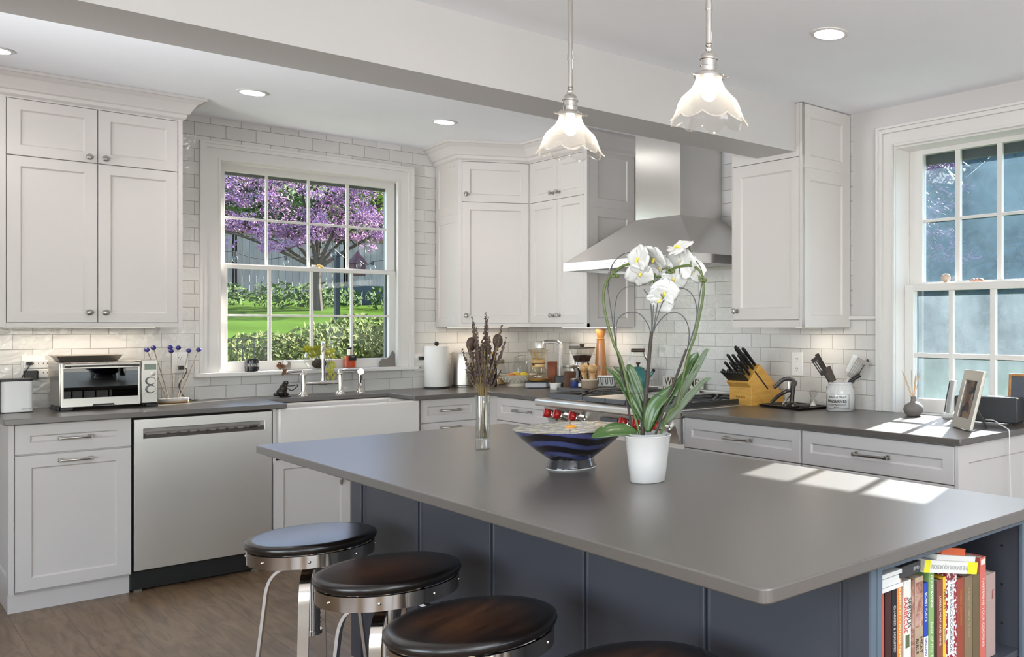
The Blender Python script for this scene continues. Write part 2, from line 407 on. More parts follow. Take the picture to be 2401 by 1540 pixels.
build('glass', MB().box(1.65,6.582,1.13,2.645,6.585,1.735).box(1.65,6.627,1.76,2.66,6.630,2.355), M['sashglass'], w1, smooth=False)
build('sash_lock', MB().box(2.13,6.56,1.755,2.18,6.60,1.762).cyl((2.155,6.58,0),.012,1.762,1.776,12), M['white'], w1)
# --- window beside the counter
w2 = struct('window_2', MB().wall((XW+.206, 2.838, CT-.03), (0,-1,0), (0,0,1), (-1,0,0), .872, 1.419, .2, [(.006,.032,.866,1.411)]), M['trim'], smooth=False)
build('casing', casing(MB(), (XW+.006, 2.834, CT+.002), (0,-1,0), (-1,0,0), .864, 1.389), M['trim'], w2, bevel=.002)
us = [(0,.058),(.269,.297),(.513,.546),(.763,.858)]
us = [(0,.058),(.274,.302),(.520,.551),(.765,.825)]
build('lower_sash', sash(MB(), (3.815, 2.831, CT+.002), (0,-1,0), (-1,0,0), [(0,.058),(.274,.302),(.518,.549),(.78,.858)], [(0,.07),(.284,.308),(.632,.668)], .036), M['trim'], w2, bevel=.0025)
build('upper_sash', sash(MB(), (3.862, 2.831, 1.56), (0,-1,0), (-1,0,0), [(0,.082),(.282,.313),(.529,.557),(.773,.858)], [(0,.036),(.352,.367),(.710,.742)], .036), M['trim'], w2, bevel=.0025)
build('storm_frame', MB().box(3.882,1.97,2.225,3.90,2.832,2.30).box(3.882,2.792,CT,3.90,2.832,2.30), mat('green_grey_storm_frame',(.09,.10,.09),.5), w2)
build('lower_glass', MB().box(3.797,2.05,CT+.06,3.799,2.775,1.555), M['dusty2'], w2, smooth=False)
build('upper_glass', MB().box(3.844,2.05,1.59,3.846,2.755,2.275), M['dusty'], w2, smooth=False)

# ------------------------------------------------------------------ cabinet hardware
def pull(parent, c, U, N, ln=.15, name='handle', s=1.0):
    U, N, c = Vector(U), Vector(N), Vector(c); Z = Vector((0,0,1)); mb = MB()
    for sgn in (-1, 1):
        p = c + U*sgn*(ln/2-.012)
        mb.obox(p-U*.009-Z*.009, U, Z, N, .018, .018, .006)
        mb.obox(p-U*.0055-Z*.0055, U, Z, N, .011, .011, .024)
        mb.obox(p-U*.009-Z*.0075+N*.020, U, Z, N, .018, .015, .010)
    pts = [c+U*(t-.5)*(ln-.02)+N*(.026+.012*sin(pi*t)) for t in [i/10 for i in range(11)]]
    mb.tube(pts, [(.0062,.0045)]*11, 8)
    return build(name, mb, M['nickel'], parent, bevel=.001)
def rotN(N):   # matrix taking +Z to N
    return Vector((0,0,1)).rotation_difference(Vector(N)).to_matrix()
def knob(parent, c, N):
    R = rotN(N); g = MB().lathe([(.006,.012),(.011,.016),(.0165,.024),(.0175,.029),(.015,.035),(.008,.039),(0,.040)], c, 10, M=R)
    k = build('knob', g, M['crystal'], parent, smooth=False)
    build('knob_base', MB().lathe([(.012,0),(.012,.003),(.006,.005),(.005,.014),(.0075,.017),(.0075,.026),(0,.027)], c, 14, M=R), M['nickel'], k)
    return k
def door(parent, O, U, N, w, h, name='door', st=.052):
    return build(name, MB().shaker(O, U, N, w, h, st=st), M['paint'], parent, smooth=False)
SX, BX = Vector((1,0,0)), Vector((0,-1,0))       # along the sink wall / along the range wall
NS, NB = Vector((0,-1,0)), Vector((-1,0,0))
YF, XF = 5.84, 3.003
TKF = .055

# ------------------------------------------------------------------ base cabinets, sink wall
c = thing('base_cabinet', 'white pull-out cabinet with one drawer at the left end beside the dishwasher', 'cabinet', (.80, 6.1, FZ))
build('body', MB().box(.588, 5.861, TKF, 1.046, 6.515, CB-.001), M['paint'], c)
build('end_panel', MB().shaker((.568, 6.51, TKF), (0,-1,0), (-1,0,0), .67, CB-.002-TKF, st=.075, t=.02), M['paint'], c, smooth=False)
build('toe_kick', MB().box(.571, 5.90, FZ, 1.046, 5.915, TKF).box(.571, 5.9155, FZ, .585, 6.515, TKF), M['paint'], c)
d = door(c, (.592, YF, .736), SX, NS, .452, .145, 'drawer', .055); pull(d, (.818, YF, .804), SX, NS, .14)
d = door(c, (.592, YF, .064), SX, NS, .452, .664, 'door', .06); pull(d, (.818, YF, .693), SX, NS, .14)

dw = thing('dishwasher', 'brushed steel dishwasher with pocket handle and black toe kick', 'dishwasher', (1.373, 6.1, FZ))
build('body', MB().box(1.050, 5.875, TKF+.002, 1.697, 6.5, CB-.002), M['dark'], dw)
f = build('door', MB().wall((1.055, 5.872, .072), SX, (0,0,1), NS, .638, .80, .034, [(.040,.697,.600,.748)]), M['steel'], dw, smooth=False, bevel=.002)
build('handle_pocket', MB().box(1.096,5.868,.768,1.656,5.874,.822).add([(1.096,5.842,.770),(1.656,5.842,.770),(1.656,5.866,.792),(1.096,5.866,.792)],[(0,1,2,3)]), mat('pocket_steel',(.32,.30,.28),.35,.9), f)
build('control_strip', MB().add([(1.11,5.858,.783),(1.64,5.858,.783),(1.64,5.8655,.800),(1.11,5.8655,.800)],[(0,1,2,3)]), M['nickel'], f)
for i in range(9): build('button', MB().box(1.20+i*.045,5.853,.789,1.214+i*.045,5.86,.7925), M['greymetal'], f)
build('badge', MB().box(1.585,5.853,.789,1.625,5.860,.794), M['black'], f)
build('toe_kick', MB().box(1.048, 5.885, FZ+.012, 1.699, 5.90, .065), M['black'], dw)
for x in (1.06,1.60): build('foot', MB().box(x,5.875,FZ,x+.035,5.90,FZ+.012), M['nickel'], dw)

sk = thing('sink_cabinet', 'white two door cabinet below the farmhouse sink', 'cabinet', (2.12, 6.1, FZ))
build('body', MB().box(1.70, 5.861, TKF, 2.54, 6.515, .56).box(1.70,5.845,.56,1.716,6.5,CB-.002).box(2.532,5.845,.56,2.543,6.5,CB-.002), M['paint'], sk)
build('toe_kick', MB().box(1.70, 5.90, FZ, 2.54, 5.915, TKF), M['paint'], sk)
for x in (1.702, 2.124):
    d = door(sk, (x, YF, .064), SX, NS, .418, .516, 'door'); pull(d, (x+(.36 if x < 2 else .06), YF, .46), (0,0,1), NS, .12)
# apron sink
s = thing('farmhouse_sink', 'white fireclay apron sink set into the grey counter under the window', 'sink', (2.124, 6.0, .59))
b = MB().wall((1.717, 5.808, .59), SX, (0,1,0), (0,0,1), .814, .41, .294, [(.035,.038,.779,.385)])
build('basin', b, M['fireclay'], s, bevel=.012, seg=3)
build('bottom', MB().box(1.75,5.84,.60,2.50,6.20,.62), M['fireclay'], s)
build('drain', MB().lathe([(.05,.62),(.05,.623),(.03,.621),(0,.621)], (2.12,6.03,0)), M['chrome'], s)

c = thing('base_cabinet', 'narrow white drawer cabinet right of the farmhouse sink', 'cabinet', (2.74, 6.1, FZ))
build('body', MB().box(2.545, 5.861, TKF, 3.02, 6.515, CB-.002).box(2.937, 5.845, TKF, 3.02, 5.862, CB-.002), M['paint'], c)
build('toe_kick', MB().box(2.545, 5.90, FZ, 3.06, 5.915, TKF), M['paint'], c)
for z, h in ((.729,.150),(.50,.223),(.27,.224),(.06,.204)):
    d = door(c, (2.547, YF, z), SX, NS, .388, h, 'drawer', .045); pull(d, (2.742, YF, .803 if z > .7 else z+h-.033), SX, NS, .14)
c = thing('base_cabinet', 'white drawer cabinet between the corner and the range', 'cabinet', (3.35, 5.37, FZ))
build('body', MB().box(3.024, 5.025, TKF, 3.695, 5.86, CB-.002).box(3.005,5.705,TKF,3.024,5.845,CB-.002), M['paint'], c)
build('toe_kick', MB().box(3.07, 5.03, FZ, 3.085, 5.86, TKF), M['paint'], c)
for z, h in ((.729,.152),(.50,.223),(.27,.224),(.06,.204)):
    d = door(c, (XF, 5.702, z), BX, NB, .675, h, 'drawer', .05); pull(d, (XF, 5.36, .805 if z > .7 else z+h-.035), BX, NB, .21)
for lab, y1, y0 in (('white three drawer cabinet right of the range below the knife block', 3.703, 2.858), ('white three drawer cabinet at the window end of the counter', 2.846, 2.001)):
    c = thing('base_cabinet', lab, 'cabinet', (3.35, (y0+y1)/2, FZ), group='drawer cabinets right of the range')
    build('body', MB().box(3.024, y0-.003, TKF, 3.695, y1+.004, CB-.002), M['paint'], c)
    build('toe_kick', MB().box(3.07, y0-.003, FZ, 3.085, y1+.003, TKF), M['paint'], c)
    for z, h in ((.724,.155),(.40,.319),(.062,.333)):
        d = door(c, (XF, y1, z), BX, NB, y1-y0, h, 'drawer', .055); pull(d, (XF, (y0+y1)/2, .803 if z > .7 else z+h-.04), BX, NB, .20)
    if y0 < 2.1:
        build('end_panel', MB().shaker((3.003, 1.978, TKF), (1,0,0), (0,-1,0), .69, CB-.002-TKF, st=.075, t=.02), M['paint'], c, smooth=False)

# ------------------------------------------------------------------ stone tops
b = MB().prism([(.548,5.793),(1.759,5.793),(1.765,6.213),(2.488,6.213),(2.488,5.793),(2.986,5.793),(2.986,5.03),(3.699,5.03),(3.699,6.522),(.548,6.522)], CB, CT)
tag(build('worktop', b, M['stone'], bevel=.003), 'grey stone worktop running under the sink window and round the corner', 'worktop', 'grey stone worktops')
b = MB().prism([(2.986,3.708),(2.986,1.96),(3.699,1.96),(3.699,1.974),(3.775,1.974),(3.775,2.831),(3.699,2.831),(3.699,3.708)], CB, CT)
tag(build('worktop', b, M['stone'], bevel=.003), 'grey stone worktop right of the range reaching into the sunny window', 'worktop', 'grey stone worktops')

# ------------------------------------------------------------------ wall cabinets
CROWN = [(0,0),(.004,0),(.016,.010),(.018,.028),(.030,.034),(.036,.050),(.058,.086),(.080,.100),(.084,.104),(.096,.106),(.096,.122),(0,.122)]
def crown(z): return [(o, z+h) for o, h in CROWN]
c = thing('wall_cabinet', 'tall cream wall cabinet with crown moulding left of the sink window', 'cabinet', (.94, 6.3, 1.355))
build('body', MB().box(.547, 6.109, 1.357, 1.319, 6.515, 2.56), M['paint'], c)
FRL = (SX, NS)
fr = MB()
for a_ in ((.545,.583,1.357,2.56),(1.300,1.32,1.357,2.56)): fr.box(a_[0],6.088,a_[2],a_[1],6.1085,a_[3])
for a_ in ((1.357,1.381),(2.5235,2.56)): fr.box(.5835,6.0885,a_[0],1.2995,6.108,a_[1])
build('face_frame', fr, M['paint'], c, smooth=False)
build('crown_moulding', MB().sweep(crown(2.532), [(1.32,6.52),(1.32,6.088),(.545,6.088),(.545,6.52)], left=True), M['paint'], c, ang=25)
for x0, x1, kx in ((.586,.9435,.908),(.9465,1.297,.976)):
    d = door(c, (x0, 6.087, 2.236), SX, NS, x1-x0, .285); knob(d, (kx, 6.087, 2.262), NS)
    d = door(c, (x0, 6.087, 1.384), SX, NS, x1-x0, .848); knob(d, (kx, 6.087, 1.437), NS)
# corner cabinet: slanting front, then doors facing the room along the range wall
c = thing('corner_wall_cabinet', 'cream corner wall cabinet with slanted front and crystal knobs beside the hood', 'cabinet', (3.4, 6.0, 1.355))
foot = [(2.952,6.515),(2.917,6.088),(3.311,5.819),(3.311,5.095),(3.692,5.095),(3.692,6.515)]
ins = [(2.956,6.515),(2.930,6.100),(3.331,5.827),(3.331,5.112),(3.692,5.112),(3.692,6.515)]
build('body', MB().prism(ins, 1.357, 2.56), M['paint'], c, smooth=False)
dv = (Vector((3.311,5.819,0))-Vector((2.917,6.088,0))); dl = dv.length; du = dv/dl; dn = Vector((du.y,-du.x,0))
fr = MB()
def bars(mb, O, U, N, w, xs, z0, z1, zr):
    O, U, N = Vector(O), Vector(U), Vector(N)
    for a, b_ in xs: mb.obox(O+U*a-N*.02+Vector((0,0,z0)), U, (0,0,1), N, b_-a, z1-z0, .0195)
    for a, b_ in zr: mb.obox(O-N*.02+Vector((0,0,a)), U, (0,0,1), N, w, b_-a, .019)
bars(fr, (2.917,6.088,0), du, dn, dl, [(0,.024),(dl-.004,dl)], 1.357, 2.56, [(1.357,1.381),(2.5235,2.56)])
bars(fr, (3.311,5.819,0), BX, NB, .724, [(0,.004),(.690,.724)], 1.357, 2.56, [(1.357,1.381),(2.5235,2.56)])
build('face_frame', fr, M['paint'], c, smooth=False)
O = Vector((2.917,6.088,0))+du*.026
for z, h in ((2.239,.282),(1.384,.852)):
    d = door(c, O+Vector((0,0,z)), du, dn, dl-.032, h); knob(d, O+du*.03+Vector((0,0,2.29 if z > 2 else 1.437)), dn)
for y1, y0, ky in ((5.813,5.462,5.505),(5.459,5.131,5.425)):
    for z, h in ((2.239,.282),(1.384,.852)):
        d = door(c, (3.311, y1, z), BX, NB, y1-y0, h, st=.05); knob(d, (3.311, ky, 2.282 if z > 2 else 1.437), NB)
n = Vector((-(6.515-6.088), (2.917-2.952)*-1, 0)).normalized(); n = Vector((-1, .08, 0)).normalized()
u1 = (Vector((2.917,6.088,0))-Vector((2.952,6.515,0))).normalized(); n1 = Vector((u1.y,-u1.x,0))
for z, h in ((1.357,.80),(2.157,.40)):
    build('side_panel', MB().shaker(Vector((2.952,6.515,z)), u1, n1, .428, h, st=.06, t=.004), M['paint'], c, smooth=False)
    build('side_panel', MB().shaker((3.333, 5.095, z), (1,0,0), (0,-1,0), .358, h, st=.06, t=.016), M['paint'], c, smooth=False)
build('crown_moulding', MB().sweep(crown(2.532), [(3.69,5.095),(3.311,5.095),(3.311,5.819),(2.917,6.088),(2.952,6.515)], left=True), M['paint'], c, ang=25)
# cabinet right of the hood, full height to the ceiling
c = thing('wall_cabinet', 'cream wall cabinet right of the hood under the end of the ceiling beam', 'cabinet', (3.5, 3.4, 1.355))
build('body', MB().box(3.331, 3.154, 1.357, 3.69, 3.672, 2.515).box(3.311,3.154,1.357,3.332,3.158,2.515), M['paint'], c, smooth=False)
fr = MB(); bars(fr, (3.311,3.673,0), BX, NB, .537, [(0,.006),(.520,.537)], 1.357, 2.517, [(1.357,1.395),(2.243,2.517)])
build('face_frame', fr, M['paint'], c, smooth=False)
d = door(c, (3.311, 3.665, 1.398), BX, NB, .510, .842, st=.062); knob(d, (3.311, 3.628, 1.447), NB)
for z, h in ((1.357,.83),(2.187,.328)):
    build('side_panel', MB().shaker((3.312, 3.136, z), (1,0,0), (0,-1,0), .38, h, st=.062, t=.018), M['paint'], c, smooth=False)
# valance lights
def strip(name, lab, a, bb):
    t = thing(name, lab, 'light', a, group='lights under the wall cabinets')
    mb = MB().box(a[0],a[1],1.3535,bb[0],bb[1],1.3565); build('housing', mb, M['white'], t)
    build('diffuser', MB().box(a[0]+.004,a[1]+.004,1.3528,bb[0]-.004,bb[1]-.004,1.3533), M['underlight'], t)
strip('under_cabinet_light', 'slim light under the left wall cabinet above the toaster oven', (.60,6.36,1.35), (1.25,6.40))
strip('under_cabinet_light', 'slim light under the corner cabinet above the steel kettle', (2.98,6.36,1.35), (3.45,6.40))
strip('under_cabinet_light', 'slim light under the corner cabinet above the tall pepper mill', (3.55,5.14,1.35), (3.585,5.80))
strip('under_cabinet_light', 'slim light under the right wall cabinet above the wall socket', (3.55,3.20,1.35), (3.585,3.42))

# ------------------------------------------------------------------ island
isl = thing('kitchen_island', 'navy panelled kitchen island with open bookshelf at its near end', 'island', (1.72, 2.48, FZ))
b = MB().box(1.402, 1.52, FZ+.08, 2.04, 3.83, CB-.001)
b.box(1.402,1.136,FZ+.08,1.424,1.52,CB-.001).box(2.008,1.136,FZ+.08,2.04,1.52,CB-.001).box(1.424,1.136,FZ+.08,2.008,1.52,.02)
build('body', b, M['navy'], isl, smooth=False)
b = MB()
seams = [3.73, 3.222, 2.693, 2.165, 1.649]
b.box(1.396,3.735,FZ+.08,1.403,3.838,CB-.002)
edges = [3.73,3.222,2.693,2.165,1.649,1.20]
for i in range(5):
    b.shaker((1.396, edges[i]-.012, FZ+.10), (0,-1,0), (-1,0,0), edges[i]-edges[i+1]-.024, CB-.01-FZ-.10, st=.004, t=.005, rec=.003, sl=.004)
b.box(1.396,1.136,FZ+.08,1.403,1.19,CB-.002)
build('side_panels', b, M['navy'], isl, smooth=False)
for y in edges[:5]: build('batten', MB().box(1.390,y-.007,FZ+.08,1.403,y+.007,CB-.002), M['navy'], isl, bevel=.002)
build('end_face_frame', MB().box(1.396,1.13,FZ+.08,1.414,1.136,CB-.001).box(1.414,1.128,FZ+.08,1.430,1.1362,CB-.001).box(2.002,1.128,FZ+.08,2.041,1.1362,CB-.001).box(1.430,1.128,.866,2.002,1.1362,CB-.001).box(1.43,1.128,-.02,2.002,1.1362,.03), M['slate'], isl, label='paler slate blue front frame')
build('shelf', MB().box(1.4245,1.14,.528,2.0075,1.519,.545), M['navy'], isl, bevel=.001)
build('bookcase_back', MB().box(1.4245,1.50,.03,2.0075,1.519,.885), M['navy'], isl)
for z in (.80,.70,.60):
    for y in (1.19,1.45): build('shelf_pin_hole', MB().lathe([(.0035,0),(.0035,.0008),(0,.0008)], (2.0078,y,z), 10, M=rotN((-1,0,0))), M['black'], isl)
build('toe_kick', MB().box(1.46,1.20,FZ,1.98,3.77,FZ+.08), M['navy'], isl)
def rrect(x0,y0,x1,y1,r,n=6):
    out=[]
    for cx_,cy_,a0 in ((x1-r,y1-r,0),(x0+r,y1-r,90),(x0+r,y0+r,180),(x1-r,y0+r,270)):
        for i in range(n+1):
            a=radians(a0+90*i/n); out.append((cx_+r*cos(a),cy_+r*sin(a)))
    return out
tag(build('island_worktop', MB().prism(rrect(1.065,1.095,2.077,3.87,.02), CB, CT), M['stone'], bevel=.0035, seg=3), 'large grey stone slab topping the navy island', 'worktop')
# ------------------------------------------------------------------ small helpers for the objects
def text(parent, s, c, U, V, size, m, ext=.0004, name='lettering', align='CENTER', sx=1, shear=0, bold=0):
    cu = bpy.data.curves.new(name, 'FONT'); cu.body = s; cu.size = size; cu.align_x = align; cu.align_y = 'CENTER'
    cu.extrude = ext; cu.shear = shear; cu.offset = bold; cu.resolution_u = 3; cu.materials.append(m)
    tmp = bpy.data.objects.new('tmp_text', cu); me = bpy.data.meshes.new_from_object(tmp); bpy.data.objects.remove(tmp); bpy.data.curves.remove(cu)
    me.name = name; o = bpy.data.objects.new(name, me); COL.objects.link(o)
    U, V = Vector(U).normalized(), Vector(V).normalized(); W = U.cross(V)
    R = Matrix((U*sx, V, W)).transposed().to_4x4()
    off = RT.get(parent.name, Vector((0,0,0))) if parent else Vector((0,0,0))
    o.matrix_local = Matrix.Translation(Vector(c)-off) @ R
    if parent: o.parent = parent
    return o
def simple(name, lab, cat, loc, mb, m, **k):
    g = k.pop('group', None); o = build(name, mb, m, **k); tag(o, lab, cat, g); return o
VR, VF = Vector((.6631,-.7485,0)), Vector((.7485,.6631,0))
def leaf(mb, pts, w, fold=.25, up=None, cup=.0, n=10):
    """leaf blade along a spline; w = half width; up = surface normal hint"""
    P = spline(pts, max(2, n//(len(pts)-1))); N = len(P); up = Vector(up or (0,0,1)); vs = []
    for i, p in enumerate(P):
        t = (P[min(i+1,N-1)]-P[max(i-1,0)]).normalized(); u = i/(N-1)
        sd = t.cross(up); sd = sd.normalized() if sd.length > 1e-5 else Vector((1,0,0)); nn = sd.cross(t)
        h = w*max(.02, sin(pi*min(1,u**.85*.97+.03))**.75)
        for s_, f in ((-1,1),(-.5,.3),(0,0),(.5,.3),(1,1)): vs.append(p+sd*h*s_+nn*h*fold*f)
    fs = [(i*5+j,i*5+j+1,(i+1)*5+j+1,(i+1)*5+j) for i in range(N-1) for j in range(4)]
    mb.add(vs, fs); return mb

# ------------------------------------------------------------------ left counter
t = thing('speaker', 'white smart speaker with black top at the left end of the counter', 'speaker', (.641,6.28,CT))
build('body', MB().prism(rrect(.579,6.214,.703,6.33,.02), CT+.003, 1.078), M['white'], t, bevel=.003)
build('top_cap', MB().prism(rrect(.553,6.216,.702,6.335,.018), 1.079, 1.090), M['black'], t, bevel=.002)
build('rear_housing', MB().box(.553,6.26,CT,.60,6.335,1.079), mat('dark_grille',(.05,.04,.035),.7), t)
text(t, 'SONOS', (.672,6.2135,.932), (1,0,0), (0,0,1), .011, M['greymetal'])
def outlet(lab, c, U, N, w=.082, h=.125, slots=True):
    U, N, c = Vector(U), Vector(N), Vector(c); Z = Vector((0,0,1))
    t = thing('wall_outlet', lab, 'outlet', c, group='white wall sockets')
    build('plate', MB().obox(c-U*w/2-Z*h/2, U, Z, N, w, h, .006), M['white'], t, bevel=.002)
    if slots:
        for dz in (.028,-.028):
            r = build('receptacle', MB().obox(c-U*.018+Z*(dz-.018)+N*.004, U, Z, N, .036, .036, .0035), M['white'], t, bevel=.0015)
            for du_ in (-.008,.006): build('slot', MB().obox(c+U*du_+Z*(dz-.002)+N*.0072, U, Z, N, .0025, .009, .0008), M['black'], r)
            build('ground_hole', MB().obox(c-U*.0025+Z*(dz-.012)+N*.0072, U, Z, N, .005, .004, .0008), M['black'], r)
    return t
t = outlet('white wall socket with six-way adapter behind the smart speaker', (.735,6.521,1.14), (1,0,0), NS, .10, .13, False)
ad = build('adapter', MB().prism(rrect(.692,6.492,.796,6.516,.006), 1.132, 1.178).prism(rrect(.692,6.492,.796,6.516,.006), 1.080, 1.127), M['white'], t, bevel=.004)
for z in (1.155,1.104):
    for x in (.712,.732,.752,.772,.789): build('slot', MB().box(x,6.4905,z,x+.0025,6.4925,z+.008), M['black'], ad)
t = simple('power_plug', 'black square power brick plugged in above the smart speaker', 'plug', None, MB().prism(rrect(.690,6.458,.750,6.4915,.008), 1.072,1.122), M['black'], bevel=.003)
t = simple('power_cable', 'black cord plugged into the top left socket and dropping behind the speaker', 'cord', None, MB().box(.703,6.475,1.152,.728,6.4915,1.170).tube(spline([(.716,6.475,1.158),(.710,6.45,1.145),(.69,6.43,1.11),(.675,6.41,1.07),(.672,6.40,.93)],6),.0028,6), M['black'])

t = thing('toaster_oven', 'steel toaster oven with glass door and tray on top', 'toaster oven', (1.0,6.3,CT))
build('body', MB().box(.797,6.17,.932,1.219,6.46,1.172), M['steel2'], t, bevel=.006, seg=3)
d = build('door', MB().wall((.803,6.168,.932),(1,0,0),(0,0,1),(0,-1,0),.336,.236,.020,[(.012,.048,.326,.204)]), M['steel2'], t, smooth=False, bevel=.002)
build('glass', MB().box(.813,6.152,.978,1.131,6.155,1.138), glassy('oven_glass',tint=(.30,.28,.26),refl=1.0,base=.10), d, smooth=False)
build('cavity', MB().box(.812,6.163,.975,1.132,6.168,1.14), mat('oven_cavity',(.015,.012,.01),.5), d)
r = MB()
for z in (1.03,1.004):
    for x in range(16): r.rod((.825+x*.02,6.16,z),(.825+x*.02,6.16,z-.004),.001,4)
    r.rod((.82,6.159,z),(1.125,6.159,z),.0018,6)
build('rack', r, mat('hot_rack',(.55,.30,.14),.3,.8), d)
build('crumb_slot', MB().slab((.93,6.1475,.935),(1,0,0),(0,0,1),(0,-1,0),[(0,0),(.10,0),(.092,.010),(.008,.010)],.001), M['black'], d)
h = build('handle', MB().rod((.812,6.105,1.158),(1.125,6.105,1.158),.0115,14), M['steel2'], d)
for x in (.826,1.116): build('handle_end', MB().box(x-.013,6.100,1.142,x+.013,6.150,1.172), mat('bronze_plastic',(.16,.135,.11),.4), h, bevel=.006, seg=3)
p = build('control_panel', MB().box(1.143,6.146,.934,1.219,6.172,1.176), M['steel2'], t, bevel=.004)
build('display', MB().box(1.157,6.1445,1.121,1.210,6.147,1.152), mat('lcd_glass',(.22,.27,.22),.2), p, bevel=.001)
RS = rotN(NS)
build('button', MB().lathe([(.012,0),(.012,.004),(0,.005)],(1.195,6.146,1.097),20,M=RS), M['nickel'], p)
for z in (1.058,1.012):
    k = build('dial', MB().lathe([(.0195,0),(.0195,.013),(.017,.016),(0,.016)],(1.183,6.146,z),28,M=RS), M['steel2'], p)
    build('dial_ring', MB().lathe([(.0235,0),(.0235,.003),(.0205,.004),(.0205,0)],(1.183,6.146,z),28,M=RS,close=True), M['greymetal'], k)
for x in (1.156,1.207): build('small_button', MB().lathe([(.005,0),(.005,.003),(0,.003)],(x,6.146,.985),12,M=RS), M['nickel'], p)
for x in (.80,1.165):
    for y in (6.15,6.395): build('foot', MB().box(x,y,CT,x+.055,y+.06,.933), M['black'], t, bevel=.004)
build('side_catch', MB().box(.765,6.17,.925,.80,6.19,.940).box(.785,6.16,.915,.80,6.20,.94), M['black'], t, bevel=.004)
tr = MB(); x0,x1,y0,y1 = .79,1.07,6.20,6.40
tr.add([(x0+.02,y0+.02,1.174),(x1-.02,y0+.02,1.174),(x1-.02,y1-.02,1.174),(x0+.02,y1-.02,1.174),(x0,y0,1.205),(x1,y0,1.205),(x1,y1,1.205),(x0,y1,1.205),(x0-.008,y0-.008,1.205),(x1+.008,y0-.008,1.205),(x1+.008,y1+.008,1.205),(x0-.008,y1+.008,1.205)],
  [(0,3,2,1),(0,1,5,4),(1,2,6,5),(2,3,7,6),(3,0,4,7),(4,5,9,8),(5,6,10,9),(6,7,11,10),(7,4,8,11)])
simple('baking_tray', 'small metal baking tray lying on top of the toaster oven', 'tray', None, tr, mat('tray_metal',(.26,.23,.20),.35,.9), solid=.002, smooth=False)

t = thing('stirrer_stand', 'round white stand with blue ball-topped glass stirrers right of the toaster oven', 'stand', (1.33,6.36,CT))
build('base', MB().lathe([(.078,CT+.012),(.080,CT+.016),(.080,CT+.024),(.077,CT+.027),(0,CT+.027)][::-1],(1.33,6.36,0),40), M['ceramic'], t)
build('wood_rim', MB().lathe([(.074,CT),(.079,CT+.004),(.0795,CT+.012),(.074,CT+.013),(0,CT+.013)],(1.33,6.36,0),40), wood('acacia_edge',(.30,.17,.07),(.55,.36,.18),.4), t)
M['cobalt'] = mat('cobalt_glass',(.02,.015,.20),.12,coat=.5)
for i,(px,bz,dx,dy) in enumerate(((-.119,1.226,-.028,.01),(-.084,1.237,-.012,.03),(-.014,1.219,-.002,-.03),(-.006,1.238,.0,.02),(.037,1.235,.012,.035),(.074,1.219,.02,-.02),(.130,1.222,.034,.005))):
    g = thing('drink_stirrer', 'tall glass drink stirrer with cobalt blue ball, one of seven standing fanned out', 'stirrer', (1.33+dx,6.36+dy,CT+.027), group='blue ball drink stirrers')
    a, b_ = (1.33+dx,6.36+dy,CT+.0275), (1.33+px,6.36+dy*1.2,bz)
    build('stick', MB().rod(a,b_,.0022,6), M['glass'] if i in (3,4) else mat('smoked_glass_stick',(.30,.24,.17),.15), g)
    build('ball', MB().ball(b_,.0138,14), M['cobalt'], g)
t = outlet('white wall socket with black plug behind the stirrer stand', (1.40,6.521,1.143), (1,0,0), NS)
simple('power_cable', 'black plug and cord hanging from the socket behind the stirrers', 'cord', None, MB().box(1.388,6.485,1.102,1.412,6.513,1.124).tube(spline([(1.405,6.49,1.115),(1.425,6.475,1.10),(1.41,6.47,1.06),(1.385,6.47,1.01),(1.40,6.46,.95),(1.44,6.45,.919),(1.47,6.44,.9175)],6),.0028,6), M['black'])

# ------------------------------------------------------------------ sink area
t = thing('figurine', 'dark bronze figurine with wire leaf loop standing left of the faucet', 'figurine', (1.895,6.33,CT))
br_ = mat('dark_bronze',(.035,.030,.026),.3,.6)
b = MB(); c0 = Vector((1.895,6.33,CT))
for dx,dz,r,sx,sz in ((-.005,.030,.027,1.1,1.1),(.004,.052,.024,1,1.2),(.014,.076,.016,1,1.15),(-.032,.018,.013,1.5,.9),(.012,.016,.02,1.2,.8)): b.ball((c0.x+dx,c0.y,c0.z+dz),r,16,sx,.9,sz)
build('body', b, br_, t, bevel=0)
build('hood', MB().tube(spline([(1.885,6.31,.985),(1.895,6.305,1.01),(1.915,6.305,1.012),(1.918,6.31,.995)],5),.004,6), br_, t)
build('leaf_loop', MB().tube(spline([(1.905,6.305,.985),(1.94,6.30,.984),(1.975,6.30,.988),(1.955,6.30,.965),(1.935,6.30,.955),(1.915,6.305,.970)],5),.003,6), br_, t)
build('feet', MB().box(1.88,6.31,CT,1.935,6.34,CT+.004), br_, t, bevel=.002)

t = thing('bridge_faucet', 'polished nickel bridge faucet with lever handles behind the farmhouse sink', 'faucet', (2.13,6.34,CT))
for x in (2.017,2.237):
    pz = CT; pr = [(.032,0),(.032,.004),(.029,.010),(.024,.018),(.018,.024),(.0165,.030),(.0165,.128),(.019,.131),(.0195,.138),(.017,.143),(.013,.150),(.012,.160),(.009,.165),(0,.166)]
    build('pillar', MB().lathe([(r,pz+h) for r,h in pr],(x,6.34,0),28), M['chrome'], t)
    sg = -1 if x < 2.1 else 1
    build('lever', MB().tube([(x,6.34,CT+.158),(x+sg*.03,6.338,CT+.160),(x+sg*.098,6.333,CT+.157)],[.007,.0085,.0095],12), M['chrome'], t)
build('bridge', MB().rod((2.017,6.34,CT+.078),(2.237,6.34,CT+.078),.0115,16).lathe([(.016,-.02),(.016,.02)],(2.133,6.34,CT+.078),16,M=rotN((1,0,0))), M['chrome'], t)
dr = Vector((-.32,-.947,0)); q0 = Vector((2.133,6.34,0))
